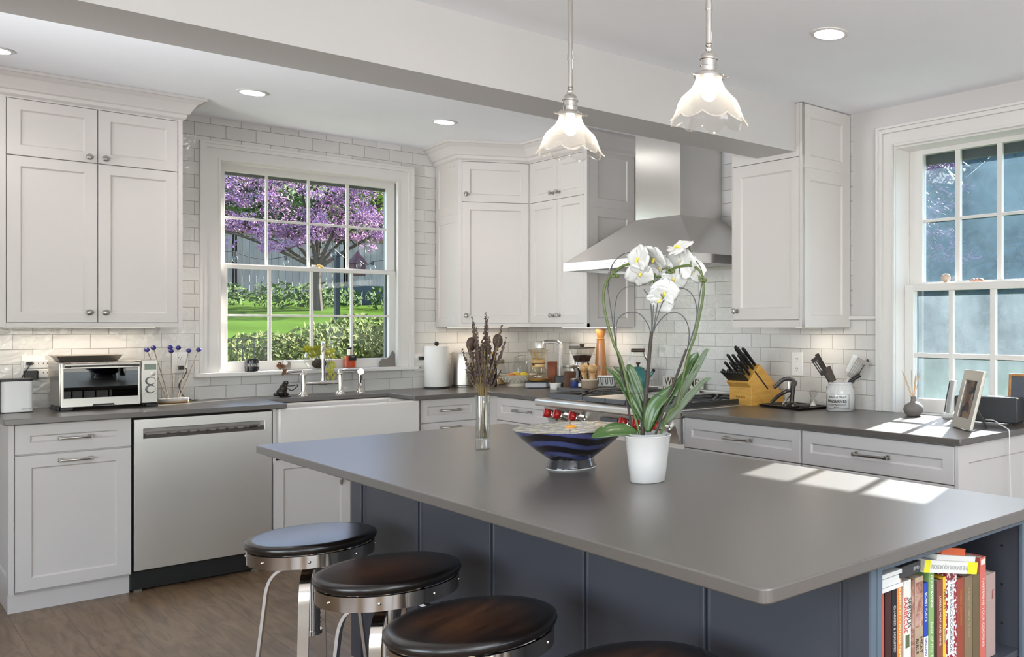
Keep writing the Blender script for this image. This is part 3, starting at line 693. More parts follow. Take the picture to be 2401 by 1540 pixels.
arc = [q0+Vector((0,0,CT+.08)),q0+Vector((0,0,CT+.27))]+[q0+dr*(.06-.06*cos(a))+Vector((0,0,CT+.285+.055*sin(a))) for a in [pi*i/10 for i in range(1,10)]]+[q0+dr*.12+Vector((0,0,CT+.275)),q0+dr*.122+Vector((0,0,CT+.245))]
build('spout', MB().tube(arc,.0125,16), M['chrome'], t)
build('spout_collar', MB().cyl((2.133,6.34,0),.0155,CT+.095,CT+.108,20).cyl((2.133,6.34,0),.0145,CT+.150,CT+.156,20), M['chrome'], t)
build('aerator', MB().cyl(tuple(q0+dr*.122),.0165,CT+.238,CT+.262,20), M['chrome'], t)
t = thing('side_sprayer', 'nickel side sprayer with black trigger right of the bridge faucet', 'sprayer', (2.372,6.36,CT))
build('base', MB().lathe([(.030,CT),(.030,CT+.004),(.026,CT+.012),(.019,CT+.024),(.015,CT+.030),(.0135,CT+.10),(.015,CT+.125),(.014,CT+.135)],(2.372,6.36,0),24), M['chrome'], t)
build('spray_head', MB().lathe([(.012,-.03),(.018,-.022),(.019,.0),(.021,.022),(.019,.026),(0,.026)],(2.372,6.355,CT+.142),24,M=rotN((-.35,-.93,.05))), M['chrome'], t)
build('trigger', MB().tube([(2.368,6.345,CT+.12),(2.366,6.341,CT+.09),(2.368,6.345,CT+.065)],[.003,.005,.003],8), M['black'], t)

SIL = 1.075
t = thing('candle_jar', 'black glass candle jar standing on the window sill', 'candle', (1.775,6.505,SIL))
build('jar', MB().lathe([(.036,SIL),(.039,SIL+.003),(.040,SIL+.03),(.040,SIL+.072),(.038,SIL+.080),(0,SIL+.080)],(1.775,6.505,0),32), mat('black_glass',(.014,.014,.016),.12), t)
build('label_band', MB().lathe([(.0403,SIL+.030),(.0403,SIL+.052)],(1.775,6.505,0),32), mat('grey_band',(.09,.09,.09),.4), t)
text(t, 'BLACK', (1.764,6.4640,SIL+.041), Vector((.95,-.28,0)), (0,0,1), .015, M['white'])
t = thing('dried_arrangement', 'small grey block ornament with dried brown leaves on the sill', 'ornament', (1.955,6.51,SIL))
build('block', MB().box(1.950,6.49,SIL,1.995,6.53,SIL+.062), mat('rough_bark',(.22,.20,.18),.8,var=.35,vscale=60,bump=.6,bscale=120), t, bevel=.006)
build('tag_disc', MB().lathe([(.014,0),(.014,.003),(0,.003)],(1.957,6.484,SIL+.048),20,M=rotN((-.2,-1,.4))), M['white'], t)
b = MB(); rr_ = random.Random(3)
for i in range(16):
    a = rr_.uniform(2.2,5.4); l = rr_.uniform(.02,.045); s0 = Vector((1.935,6.485,SIL+.03))
    leaf(b,[s0,s0+Vector((cos(a)*l*.5,-.01,sin(a)*l*.3+.008)),s0+Vector((cos(a)*l,-.014,sin(a)*l*.55))],.009,up=(0,-1,.3))
leaf(b,[(1.945,6.462,SIL+.01),(1.94,6.458,SIL-.015),(1.93,6.459,SIL-.03)],.01,up=(0,-1,0)); leaf(b,[(1.955,6.462,SIL+.01),(1.958,6.457,SIL-.012),(1.962,6.458,SIL-.026)],.01,up=(0,-1,0))
build('dried_leaves', b, mat('dried_leaf',(.20,.085,.04),.6,var=.4,vscale=40), t)
# glass bowl with trailing plant
gx, gy = 2.150, 6.515
t = thing('terrarium', 'round glass bowl of trailing yellow green leaves on the sill behind the faucet', 'potted plant', (gx,gy,SIL))
build('glass_bowl', MB().lathe([(.03,SIL+.001),(.058,SIL+.015),(.078,SIL+.045),(.083,SIL+.080),(.074,SIL+.115),(.055,SIL+.138),(.05,SIL+.142)],(gx,gy-.03,0),32), M['glass'], t)
build('soil', MB().ball((gx+.008,gy-.03,SIL+.038),.045,18,1,.8,.75), mat('dark_moss',(.05,.035,.022),.9,bump=1,bscale=150), t)
lg = mat('lime_leaf',(.42,.42,.03),.35,var=.35,vscale=25,sss=0); b = MB(); rr_ = random.Random(11)
for i in range(34):
    a = rr_.uniform(0,2*pi); el = rr_.uniform(.1,1.35); s0 = Vector((gx+.004,gy-.035,SIL+.06)); l = rr_.uniform(.05,.10)
    d_ = Vector((cos(a)*cos(el),sin(a)*cos(el)*.45-.15,sin(el))); e = s0+d_*l
    leaf(b,[e,e+d_*.02+Vector((0,-.006,.004)),e+d_*.045+Vector((0,-.012,-.01))],.017,up=(0,-1,.5))
for sx,l in ((.045,.12),(.062,.15),(.075,.13)):
    for k in range(6):
        e = Vector((gx+sx+.01*sin(k*2),gy-.068,SIL+.05-l*k/6)); leaf(b,[e,e+Vector((.008,-.004,-.008)),e+Vector((.012,-.004,-.022))],.008,up=(0,-1,0))
build('leaves', b, lg, t)
b = MB()
for sx,l in ((.045,.12),(.062,.15),(.075,.13)): b.tube(spline([(gx,gy-.05,SIL+.09),(gx+sx*.7,gy-.06,SIL+.10),(gx+sx,gy-.066,SIL+.04),(gx+sx+.006,gy-.068,SIL-l*.65)],5),.0014,5)
b.tube(spline([(gx-.02,gy-.05,SIL+.10),(gx+.01,gy-.055,SIL+.155),(gx+.06,gy-.06,SIL+.150),(gx+.09,gy-.06,SIL+.165)],5),.0016,5)
build('stems', b, mat('plant_stem',(.10,.07,.03),.6), t)
sx0 = 2.352
t = thing('soap_bottle', 'square glass bottle of red liquid soap with black pump on the sill', 'soap bottle', (sx0,6.505,SIL))
build('bottle', MB().prism(rrect(sx0-.036,6.47,sx0+.036,6.535,.006),SIL,SIL+.092), glassy('bottle_glass',tint=(.95,.9,.88),refl=.8,base=.06), t, bevel=.002)
build('liquid', MB().prism(rrect(sx0-.031,6.475,sx0+.031,6.53,.005),SIL+.006,SIL+.083), mat('red_soap',(.62,.085,.03),.15,trans=0), t, bevel=.002)
build('label', MB().box(sx0-.012,6.4675,SIL+.054,sx0+.034,6.4695,SIL+.088), M['black'], t)
text(t, 'NEST', (sx0+.011,6.4672,SIL+.078), (1,0,0), (0,0,1), .011, M['white'])
build('neck', MB().cyl((sx0,6.502,0),.014,SIL+.092,SIL+.128,20), M['chrome'], t)
build('pump_top', MB().lathe([(.013,SIL+.128),(.016,SIL+.133),(.016,SIL+.142),(0,SIL+.143)],(sx0,6.502,0),18).rod((sx0,6.502,SIL+.138),(sx0-.03,6.48,SIL+.13),.0025,6), M['black'], t)
poly = [(-.055,.0),(-.062,.018),(-.058,.035),(-.045,.050),(-.028,.062),(-.018,.056),(-.010,.052),(0,.062),(.014,.075),(.028,.10),(.037,.115),(.046,.10),(.052,.092),(.053,0)]
t = simple('metal_silhouette', 'flat grey metal leaf-shaped plate leaning in the right corner of the sill', 'ornament', None, MB().slab((2.620,6.535,SIL),(1,0,0),(0,.10,.995),(0,-1,0),poly,.004), mat('dull_zinc',(.20,.18,.16),.5,.3), smooth=False, bevel=.001)
b = MB()
for i in range(7): a=i*.9; b.ball((2.190+.018*cos(a),6.575+.006*sin(a),1.7615+.005*(i%3)),.009,10)
simple('rail_ornament', 'tiny golden ornament on the middle rail of the sink window', 'ornament', None, b, mat('gold',(.75,.48,.12),.25,1))
b = MB().ball((3.795,2.578,1.611),.024,18,1,1.1,1).ball((3.795,2.590,1.616),.013,12)
simple('seashell', 'round brown and white shell on the middle rail of the right window', 'shell', None, b, mat('snail_shell',(.52,.40,.32),.4,var=.5,vscale=45))
b = MB()
for i in range(7): b.ball((3.795,2.425-i*.010,1.594+.004*(i%2)),.0075+.002*(i==6),10,1,1.3,.8)
simple('seashell', 'thin knobbly shell lying on the middle rail of the right window', 'shell', None, b, mat('pink_shell',(.50,.26,.18),.4,var=.4,vscale=60))

# ------------------------------------------------------------------ corner counter
cx_,cy_ = 2.895,6.375
t = thing('paper_towel_holder', 'white paper towel roll on black holder left of the steel kettle', 'paper towel', (cx_,cy_,CT))
build('roll', MB().lathe([(.020,CT+.014),(.078,CT+.014),(.080,CT+.018),(.080,1.215),(.078,1.219),(.020,1.219)],(cx_,cy_,0),40,close=True), mat('paper_towel',(.82,.81,.79),.9,bump=.4,bscale=160), t)
build('base', MB().lathe([(.086,CT),(.088,CT+.004),(.084,CT+.012),(0,CT+.013)],(cx_,cy_,0),36), M['black'], t)
build('post', MB().cyl((cx_,cy_,0),.006,CT+.01,1.225,10), M['black'], t)
build('finial', MB().ball((cx_,cy_,1.236),.016,16), M['black'], t)
t = outlet('white wall socket half hidden behind the paper towel roll', (2.838,6.521,1.10), (1,0,0), NS)
simple('power_plug', 'black plug in the socket behind the paper towel roll', 'plug', None, MB().prism(rrect(2.825,6.47,2.855,6.512,.006),1.118,1.142), M['black'], bevel=.003)
cx_,cy_ = 3.095,6.385
t = thing('electric_kettle', 'brushed steel electric kettle right of the paper towel roll', 'kettle', (cx_,cy_,CT))
build('base', MB().lathe([(.083,CT),(.084,CT+.004),(.084,CT+.012),(.078,CT+.016),(0,CT+.016)],(cx_,cy_,0),36), M['nickel'], t)
build('body', MB().lathe([(.083,CT+.017),(.083,CT+.030),(.0815,CT+.10),(.078,CT+.245),(.075,CT+.256),(0,CT+.258)],(cx_,cy_,0),44), M['steel2'], t, ang=50)
build('handle', MB().tube(spline([(cx_+.07,cy_-.02,CT+.25),(cx_+.115,cy_-.03,CT+.252),(cx_+.128,cy_-.035,CT+.20),(cx_+.122,cy_-.035,CT+.10),(cx_+.10,cy_-.03,CT+.045)],5),(.009),10), mat('grey_handle',(.22,.20,.18),.5), t)
build('switch', MB().lathe([(.013,0),(.013,.008),(.009,.012),(0,.012)],(cx_+.048,cy_-.062,CT+.052),18,M=rotN((.6,-.8,0))), M['chrome'], t)
t = thing('oil_bottle', 'dark slim bottle with amber cap behind the dried lavender', 'bottle', (3.272,6.27,CT))
build('bottle', MB().lathe([(.024,CT),(.026,CT+.004),(.026,CT+.15),(.022,CT+.175),(.012,CT+.195),(.011,CT+.225)],(3.272,6.27,0),24), mat('dark_bottle',(.02,.016,.012),.15), t)
build('cap', MB().lathe([(.012,CT+.225),(.016,CT+.235),(.016,CT+.255),(0,CT+.257)],(3.272,6.27,0),20), mat('amber_cap',(.55,.28,.05),.3), t)
def jar(lab, x, y, r, zt, clip=False, fill=0):
    t = thing('glass_jar', lab, 'jar', (x,y,CT), group='clear glass storage jars by the wall')
    h = zt-CT
    build('glass', MB().lathe([(r*.9,CT),(r,CT+.006),(r,CT+h*.62),(r*.93,CT+h*.70),(r*.72,CT+h*.78),(r*.70,CT+h*.85)],(x,y,0),32), M['glass'], t)
    build('lid', MB().lathe([(r*.74,CT+h*.84),(r*.76,CT+h*.85),(r*.76,zt-.004),(r*.70,zt),(0,zt)],(x,y,0),28), M['glass'] if clip else M['nickel'], t)
    if clip: build('wire_clip', MB().tube(spline([(x+r*.75,y,CT+h*.72),(x+r*.98,y-.01,CT+h*.80),(x+r*.86,y,zt+.004),(x,y-.01,zt+.008),(x-r*.8,y,zt-.006)],5),.0018,6), M['chrome'], t)
    if fill: build('contents', MB().cyl((x,y,0),r*.92,CT+.006,CT+h*fill,24), mat('dry_pasta',(.62,.42,.14),.7,var=.2,vscale=60), t)
jar('glass jar with metal lid left of the clip-top jar', 3.40,6.42,.048,1.106, fill=.28)
jar('clip-top glass jar behind the cream colander', 3.545,6.375,.055,1.125, True)
jar('glass jar mostly hidden behind the pour-over coffee maker', 3.635,6.305,.036,1.114)
cx_,cy_ = 3.405,6.140
t = thing('colander', 'cream pierced colander bowl holding fruit on the corner counter', 'colander', (cx_,cy_,CT))
pr = [(.078,CT),(.082,CT+.003),(.076,CT+.012),(.070,CT+.022),(.092,CT+.032),(.120,CT+.055),(.138,CT+.080),(.143,CT+.088),(.139,CT+.088),(.116,CT+.060),(.088,CT+.037),(0,CT+.030)]
cr = mat('cream_enamel',(.66,.60,.50),.25,coat=.3); k = build('bowl', MB().lathe(pr,(cx_,cy_,0),56), cr, t)
b = MB()
for ring,(rr0,zz) in enumerate(((.128,CT+.066),(.116,CT+.051),(.100,CT+.037))):
    for i in range(22): a = 2*pi*(i+.5*(ring%2))/22; b.ball((cx_+rr0*cos(a)*1.012,cy_+rr0*sin(a)*1.012,zz),.0032,6)
build('lit_hole_dots', b, mat('painted_hole_light',(.95,.90,.80),.9), t)  # light showing through the holes, painted as pale beads
for lab,dx,dy,r,col in (('yellow lemon on the right in the colander',.035,-.01,.032,(.80,.60,.06)),('yellow fruit in the middle of the colander',-.025,.0,.036,(.80,.58,.10)),('red and yellow fruit at the left in the colander',-.075,-.03,.030,(.62,.22,.06))):
    simple('fruit', lab, 'fruit', None, MB().ball((cx_+dx,cy_+dy,CT+.078),r,16,1.15,1,.85), mat('fruit_skin',col,.4,var=.2,vscale=15), group='fruit in the colander')
# scale + pour-over flask
cx_,cy_ = 3.425,5.900
t = thing('kitchen_scale', 'low grey kitchen scale under the pour-over coffee flask', 'scale', (cx_,cy_,CT))
def rotrect(cx0,cy0,w,d,a,r=.012):
    ca,sa = cos(a),sin(a); return [(cx0+x*ca-y*sa,cy0+x*sa+y*ca) for x,y in rrect(-w/2,-d/2,w/2,d/2,r)]
build('body', MB().prism(rotrect(cx_,cy_,.155,.15,-.75),CT+.004,CT+.040), mat('scale_grey',(.42,.42,.46),.4), t, bevel=.003)
build('platform', MB().prism(rotrect(cx_,cy_,.163,.158,-.75),CT+.040,CT+.046), M['black'], t, bevel=.001)
z0 = CT+.0465
t = thing('pour_over_flask', 'hourglass pour-over coffee flask with wooden collar on the scale', 'coffee maker', (cx_,cy_,z0))
build('flask', MB().lathe([(.05,z0+.001),(.066,z0+.008),(.073,z0+.030),(.070,z0+.052),(.055,z0+.085),(.040,z0+.112),(.035,z0+.130),(.038,z0+.152),(.052,z0+.190),(.072,z0+.232)],(cx_,cy_,0),36), glassy('flask_glass',tint=(.93,.88,.78),refl=1.0,base=.06), t)
build('collar', MB().lathe([(.041,z0+.103),(.048,z0+.105),(.044,z0+.130),(.048,z0+.150),(.051,z0+.158),(.042,z0+.158),(.037,z0+.130)],(cx_,cy_,0),32,close=True), wood('pale_maple',(.55,.35,.12),(.74,.52,.24),.4), t)
build('tie', MB().tube([(cx_+.045*cos(a),cy_+.045*sin(a),z0+.131) for a in [2*pi*i/24 for i in range(25)]],.0028,6,caps=False).ball((cx_-.05,cy_-.02,z0+.122),.008,8), mat('leather_tie',(.07,.02,.012),.6), t)
build('coffee', MB().lathe([(.062,z0+.006),(.070,z0+.022),(0,z0+.022)],(cx_,cy_,0),30), mat('amber_brew',(.52,.30,.07),.2), t)
build('filter_spoon', MB().tube([(cx_-.02,cy_-.01,z0+.16),(cx_-.045,cy_-.02,z0+.215)],[.006,.003],8), mat('honey_tint',(.7,.45,.12),.3), t)
# drip machine
cx_,cy_ = 3.51,5.735
t = thing('coffee_brewer', 'silver coffee brewer with tall column and overhanging shower head', 'coffee brewer', (cx_,cy_,CT))
build('base', MB().prism(rotrect(cx_,cy_-.03,.10,.13,-.75),CT,1.005), M['black'], t, bevel=.004)
al = mat('cast_aluminium',(.55,.54,.52),.35,.8)
dj = Vector((-.68,.73,0)); q0 = Vector((cx_,cy_,0))
build('column', MB().tube(spline([q0+Vector((0,0,1.00)),q0+Vector((0,0,1.12)),q0+Vector((0,0,1.215)),q0+dj*.018+Vector((0,0,1.240)),q0+dj*.05+Vector((0,0,1.250)),q0+dj*.12+Vector((0,0,1.248))],5),[(.017,.013)]*26,8), al, t)
build('shower_head', MB().lathe([(.034,1.200),(.038,1.203),(.038,1.245),(.035,1.251),(0,1.252)],tuple(q0+dj*.15),28), al, t)
build('tank_lid', MB().prism(rotrect(cx_+.065,cy_-.075,.075,.05,-.8),1.212,1.222), M['greymetal'], t, bevel=.003)
build('tank', MB().prism(rotrect(cx_+.06,cy_-.07,.06,.04,-.8),.92,1.212), M['glass'], t)
simple('canister', 'brick red tin canister behind the coffee flask', 'canister', None, MB().prism(rotrect(3.605,6.01,.062,.06,-.75,.006),CT,1.096), mat('brick_red_tin',(.27,.075,.035),.45,var=.15,vscale=20), bevel=.002)
simple('tub', 'small white lidded tub in front of the coffee brewer', 'tub', None, MB().lathe([(.034,CT),(.037,CT+.002),(.039,CT+.036),(.042,CT+.037),(.042,CT+.046),(0,CT+.047)],(3.40,5.625,0),28), M['white'])
t = thing('glass_canister', 'glass canister of brown coffee grounds left of the bean grinder', 'canister', (3.39,5.425,CT))
build('glass', MB().lathe([(.042,CT),(.044,CT+.004),(.044,CT+.16)],(3.39,5.425,0),28), M['glass'], t)
build('contents', MB().cyl((3.39,5.425,0),.040,CT+.004,CT+.135,24), mat('ground_coffee',(.12,.05,.025),.8,var=.4,vscale=50), t)
build('lid', MB().lathe([(.046,CT+.158),(.047,CT+.160),(.047,CT+.178),(0,CT+.180)],(3.39,5.425,0),28), M['nickel'], t)
hx,hy = 3.525,5.485
t = thing('bean_grinder', 'coffee grinder with clear funnel hopper of dark beans', 'grinder', (hx,hy,CT))
build('body', MB().lathe([(.050,CT),(.052,CT+.004),(.048,CT+.12),(.062,CT+.150),(.058,CT+.175),(.050,CT+.195),(0,CT+.195)],(hx,hy,0),32), M['chrome'], t)
build('hopper', MB().lathe([(.052,1.118),(.056,1.125),(.089,1.207)],(hx,hy,0),32), glassy('hopper_glass',tint=(.85,.84,.82),refl=.7,base=.08), t)
build('beans', MB().lathe([(.050,1.112),(.054,1.124),(.064,1.152),(.05,1.156),(0,1.157)],(hx,hy,0),28), mat('coffee_beans',(.045,.018,.009),.5,var=.6,vscale=120,bump=1,bscale=140), t)
build('lid', MB().lathe([(.090,1.206),(.091,1.212),(.03,1.214),(0,1.214)],(hx,hy,0),32), M['black'], t)
build('lid_knob', MB().lathe([(.012,1.213),(.018,1.236),(0,1.238)],(hx,hy,0),18), mat('dark_knob',(.06,.035,.02),.4), t)
bd = simple('stone_board', 'thick grey stone board beside the range carrying little pots', 'board', None, MB().box(3.255,5.032,CT+.006,3.56,5.372,CT+.034).box(3.28,5.05,CT,3.31,5.08,CT+.007).box(3.28,5.33,CT,3.31,5.36,CT+.007).box(3.52,5.05,CT,3.55,5.08,CT+.007), M['stone'], bevel=.002)
ZB = CT+.0345
maple = wood('turned_beech',(.50,.28,.11),(.72,.50,.26),.35,(20,20,6),coat=.2)
for lab,x,y in (('left of two beech ball-headed shakers behind the brown ramekin',3.43,5.315),('right of two beech ball-headed shakers behind the brown ramekin',3.425,5.205)):
    t = thing('shaker', lab, 'shaker', (x,y,ZB), group='pair of beech salt and pepper shakers')
    build('body', MB().lathe([(.026,ZB),(.029,ZB+.006),(.027,ZB+.03),(.019,ZB+.06),(.018,ZB+.085),(.024,ZB+.098),(0,ZB+.10)],(x,y,0),24), maple, t)
    build('head', MB().ball((x,y,ZB+.128),.0325,20,1,1,.95), maple, t)
mx_,my_ = 3.625,5.405
t = thing('pepper_mill', 'very tall turned wooden pepper mill against the tiled wall', 'pepper mill', (mx_,my_,CT))
om = wood('honey_oak',(.27,.10,.022),(.44,.20,.05),.3,(18,18,5),coat=.3)
build('body', MB().lathe([(.050,CT),(.051,CT+.006),(.050,CT+.05),(.044,CT+.13),(.033,CT+.26),(.027,CT+.345),(.028,CT+.350),(0,CT+.351)],(mx_,my_,0),32), om, t)
build('head', MB().lathe([(.026,CT+.352),(.030,CT+.358),(.022,CT+.362),(.023,CT+.368),(.027,CT+.385),(.036,CT+.420),(.034,CT+.428),(0,CT+.430)],(mx_,my_,0),32), om, t)
build('top_nut', MB().lathe([(.012,CT+.430),(.010,CT+.433),(.007,CT+.44),(0,CT+.445)],(mx_,my_,0),16), M['ceramic'], t)
simple('label_jar', 'small glass jar with blue label on the stone board', 'jar', None, MB().lathe([(.024,ZB),(.026,ZB+.003),(.026,ZB+.045)],(3.335,5.280,0),24), mat('blue_label',(.03,.05,.20),.4))
build('lid', MB().lathe([(.026,ZB+.045),(.027,ZB+.047),(.027,ZB+.062),(0,ZB+.063)],(3.335,5.280,0),24), M['nickel'], bpy.data.objects['label_jar'])
t = thing('dropper_bottle', 'little dark dropper bottle beside the blue label jar', 'bottle', (3.345,5.218,ZB))
build('bottle', MB().lathe([(.016,ZB),(.018,ZB+.002),(.018,ZB+.045),(.010,ZB+.054),(.009,ZB+.06)],(3.345,5.218,0),18), mat('brown_glass',(.02,.012,.01),.2), t)
build('dropper', MB().lathe([(.011,ZB+.058),(.011,ZB+.070),(.006,ZB+.074),(.006,ZB+.088),(0,ZB+.092)],(3.345,5.218,0),14), M['black'], t)
build('label', MB().lathe([(.0183,ZB+.01),(.0183,ZB+.03)],(3.345,5.218,0),18), M['white'], t)
t = thing('ramekin', 'brown stoneware ramekin at the front of the stone board', 'ramekin', (3.335,5.100,ZB))
build('bowl', MB().lathe([(.044,ZB),(.050,ZB+.004),(.054,ZB+.02),(.053,ZB+.045),(.051,ZB+.056),(.046,ZB+.056),(.046,ZB+.012),(0,ZB+.010)],(3.335,5.100,0),36), mat('stoneware',(.26,.19,.13),.6,var=.2,vscale=30), t)
build('lid', MB().lathe([(.054,ZB+.056),(.055,ZB+.061),(0,ZB+.063)],(3.335,5.100,0),36), mat('beige_lid',(.62,.54,.42),.5), t)
nx,ny = 3.50,5.155
t = thing('napkin_basket', 'black wire basket of folded white napkins beside the teal kettle', 'basket', (nx,ny,ZB))
b = MB(); U_ = VR
for k in range(2):
    o_ = Vector((nx,ny,0))+VF*(.028 if k else -.028)
    b.tube([o_-U_*.062+Vector((0,0,ZB+.003)),o_+U_*.062+Vector((0,0,ZB+.003))],.0022,6); b.tube([o_-U_*.062+Vector((0,0,ZB+.066)),o_+U_*.062+Vector((0,0,ZB+.066))],.0022,6)
    for j in range(5):
        a = -.062+.031*j; b.tube(spline([o_+U_*a+Vector((0,0,ZB+.066)),o_+U_*(a+.006)+Vector((0,0,ZB+.03)),o_+U_*(a+.012)+Vector((0,0,ZB+.02)),o_+U_*(a+.018)+Vector((0,0,ZB+.03)),o_+U_*(a+.016)+Vector((0,0,ZB+.066))],4),.0019,6)
build('wire_frame', b, M['black'], t)
build('napkins', MB().prism(rotrect(nx,ny,.115,.045,-.846,.008),ZB+.004,ZB+.078), mat('white_napkin',(.78,.77,.75),.9,bump=.5,bscale=60), t, bevel=.006)
kx,ky = 3.505,4.80; kz = .9545
t = thing('stovetop_kettle', 'teal enamel kettle with wooden grip standing on the range', 'kettle', (kx,ky,kz))
te = mat('teal_enamel',(.045,.19,.18),.12,coat=.6,var=.15,vscale=3)
build('body', MB().lathe([(.058,kz),(.066,kz+.004),(.074,kz+.03),(.076,kz+.055),(.070,kz+.090),(.055,kz+.118),(.044,kz+.128),(.040,kz+.130),(0,kz+.131)],(kx,ky,0),40), te, t)
build('lid', MB().lathe([(.040,kz+.129),(.041,kz+.134),(.030,kz+.142),(0,kz+.147)],(kx,ky,0),32), te, t)
build('lid_knob', MB().lathe([(.007,kz+.145),(.007,kz+.155),(.016,kz+.168),(.014,kz+.172),(0,kz+.173)],(kx,ky,0),18), mat('walnut_knob',(.05,.028,.015),.4), t)
q0 = Vector((kx,ky,kz))
build('spout', MB().tube(spline([q0+VR*.06+Vector((0,0,.075)),q0+VR*.085+Vector((0,0,.095)),q0+VR*.098+Vector((0,0,.115))],5),[.020,.018,.016,.014,.012,.012,.011,.010,.010,.010,.010],12), te, t)
build('spout_whistle', MB().ball(tuple(q0+VR*.100+Vector((0,0,.118))),.012,12), M['black'], t)
for s_ in (-1,1):
    build('handle_arm', MB().tube(spline([q0+VR*s_*.058+Vector((0,0,.100)),q0+VR*s_*.066+Vector((0,0,.15)),q0+VR*s_*.060+Vector((0,0,.185)),q0+VR*s_*.045+Vector((0,0,.215)),q0+VR*s_*.038+Vector((0,0,.246))],5),[(.004,.009)]*21,8), M['nickel'], t)
build('grip', MB().rod(q0-VR*.044+Vector((0,0,.250)),q0+VR*.044+Vector((0,0,.250)),.0125,16), mat('dark_grip',(.05,.03,.022),.4), t)
# welcome sign
t = thing('welcome_sign', 'pale lettered sign reading welcome leaning on the tiles behind the range', 'sign', (3.655,4.52,.9635))
sg_ = mat('cream_sign',(.62,.59,.53),.6)
build('board', MB().box(3.655,4.33,.9635,3.667,4.74,1.032), sg_, t, bevel=.002)
build('base_rail', MB().box(3.617,4.32,.919,3.627,4.74,.962), sg_, t, bevel=.002)
text(t, 'WELCOME!', (3.6545,4.535,.998), (0,-1,0), (0,0,1), .070, mat('rust_letter',(.09,.06,.045),.6), sx=1.0, bold=.0012)
text(t, 'WELCOME.', (3.6165,4.535,.940), (0,-1,0), (0,0,1), .056, mat('rust_letter',(.09,.06,.045),.6), sx=1.05, bold=.001)
# ------------------------------------------------------------------ counter right of the range
t = outlet('white wall socket above the corkscrew tray', (XW,3.54,1.146), BX, NB, .085, .135)
# knife block
ky0, ky1 = 3.640, 3.822
t = thing('knife_block', 'honey coloured wooden knife block full of black handled knives', 'knife block', (3.53,3.73,CT))
bw = wood('blond_beech',(.50,.26,.045),(.66,.37,.08),.38,(6,6,40),coat=.2)
pr = [(3.40,1.045),(3.495,1.148),(3.688,.962),(3.688,.915),(3.533,.915)]
build('slanted_block', MB().slab((0,ky0,0),(1,0,0),(0,0,1),(0,1,0),pr,ky1-ky0), bw, t, smooth=False, bevel=.003)
build('front_block', MB().slab((0,ky0,0),(1,0,0),(0,0,1),(0,1,0),[(3.428,.9145),(3.530,.9145),(3.445,1.005),(3.428,1.022)],ky1-ky0), bw, t, smooth=False, bevel=.002)
build('side_slot', MB().slab((0,ky0-.0006,0),(1,0,0),(0,0,1),(0,1,0),[(3.452,1.106),(3.458,1.112),(3.56,1.008),(3.554,1.002)],.002), M['dark'], t)
text(t, 'Henckels', (3.4272,3.735,.962), (0,-1,0), (0,0,1), .024, mat('burnt_mark',(.20,.08,.02),.6), shear=.2)
hd_ = Vector((-.71,0,.704)); A = Vector((3.40,0,1.045)); Bp = Vector((3.495,0,1.148)); bk_ = mat('black_handle',(.018,.017,.016),.3)
def knife(lab, p, d, ln, w=.011, th=.0075, curved=0, grp='knives in the wooden block'):
    g = thing('kitchen_knife', lab, 'knife', tuple(p), group=grp)
    p = Vector(p); d = d.normalized(); s_ = Vector((0,1,0)); n_ = d.cross(s_).normalized()
    pts = [p+d*.002, p+d*ln*.3+n_*curved*.4, p+d*ln*.7-n_*curved*.6, p+d*ln*.93, p+d*ln]
    build('handle', MB().tube(pts,[(th,w*.8),(th,w*.95),(th,w),(th*1.05,w*1.15),(th*.6,w*.6)],10), bk_, g, ang=60)
    build('bolster', MB().tube([p-d*.012,p+d*.004],[(th*.8,w*.7),(th*.95,w*.85)],8), M['chrome'], g)
    for k in (.3,.6): build('rivet', MB().lathe([(.0028,0),(.0024,.0012),(0,.0014)], tuple(p+d*ln*k+Vector((0,-th-.0003,0))), 8, M=rotN((0,-1,0))), M['chrome'], g)
NK = ['lowest','middle','top']
SD = ['nearest the window','in the middle','nearest the kettle']
for r_ in range(3):
    for c_ in range(4):
        u = (.14,.43,.72)[r_]; yy = (3.668,3.71,3.754,3.796)[c_]
        p = A.lerp(Bp,u)+Vector((0,yy,0)); ln = (.085,.10,.115)[r_] + (.012 if c_ == 0 else 0)
        knife('black handled knife in the %s row of slots, %s from the window side'%(NK[r_],['first','second','third','fourth'][c_]), p, hd_+Vector((0,.03*(c_-1.5),.03*r_)), ln)
knife('biggest black handled knife at the top window side corner of the block', A.lerp(Bp,.93)+Vector((0,3.672,0)), hd_+Vector((-.02,0,.05)), .14, .014)
g = thing('sharpening_steel', 'round handled sharpening steel at the top back of the knife block', 'sharpener', (3.487,3.735,1.14), group=None)
build('handle', MB().tube([Vector((3.487,3.735,1.142)),Vector((3.455,3.735,1.185)),Vector((3.405,3.735,1.235)),Vector((3.392,3.735,1.248))],[.010,.013,.014,.008],14), bk_, g)
g = thing('kitchen_scissors', 'black handled kitchen scissors pushed into the knife block', 'scissors', (3.425,3.69,1.09))
for q in (-.013,.013):
    o_ = A.lerp(Bp,.30)+Vector((0,3.70+q,0)); c_ = o_+hd_*.06
    build('finger_loop', MB().tube([c_+hd_*(.032*cos(a))+Vector((0,.011*sin(a),0)) for a in [2*pi*i/20 for i in range(21)]],.0035,6,caps=False), bk_, g)
build('blades', MB().tube([A.lerp(Bp,.30)+Vector((0,3.70,0))-hd_*.01, A.lerp(Bp,.30)+Vector((0,3.70,0))+hd_*.03],[(.003,.009)]*2,6), M['chrome'], g)
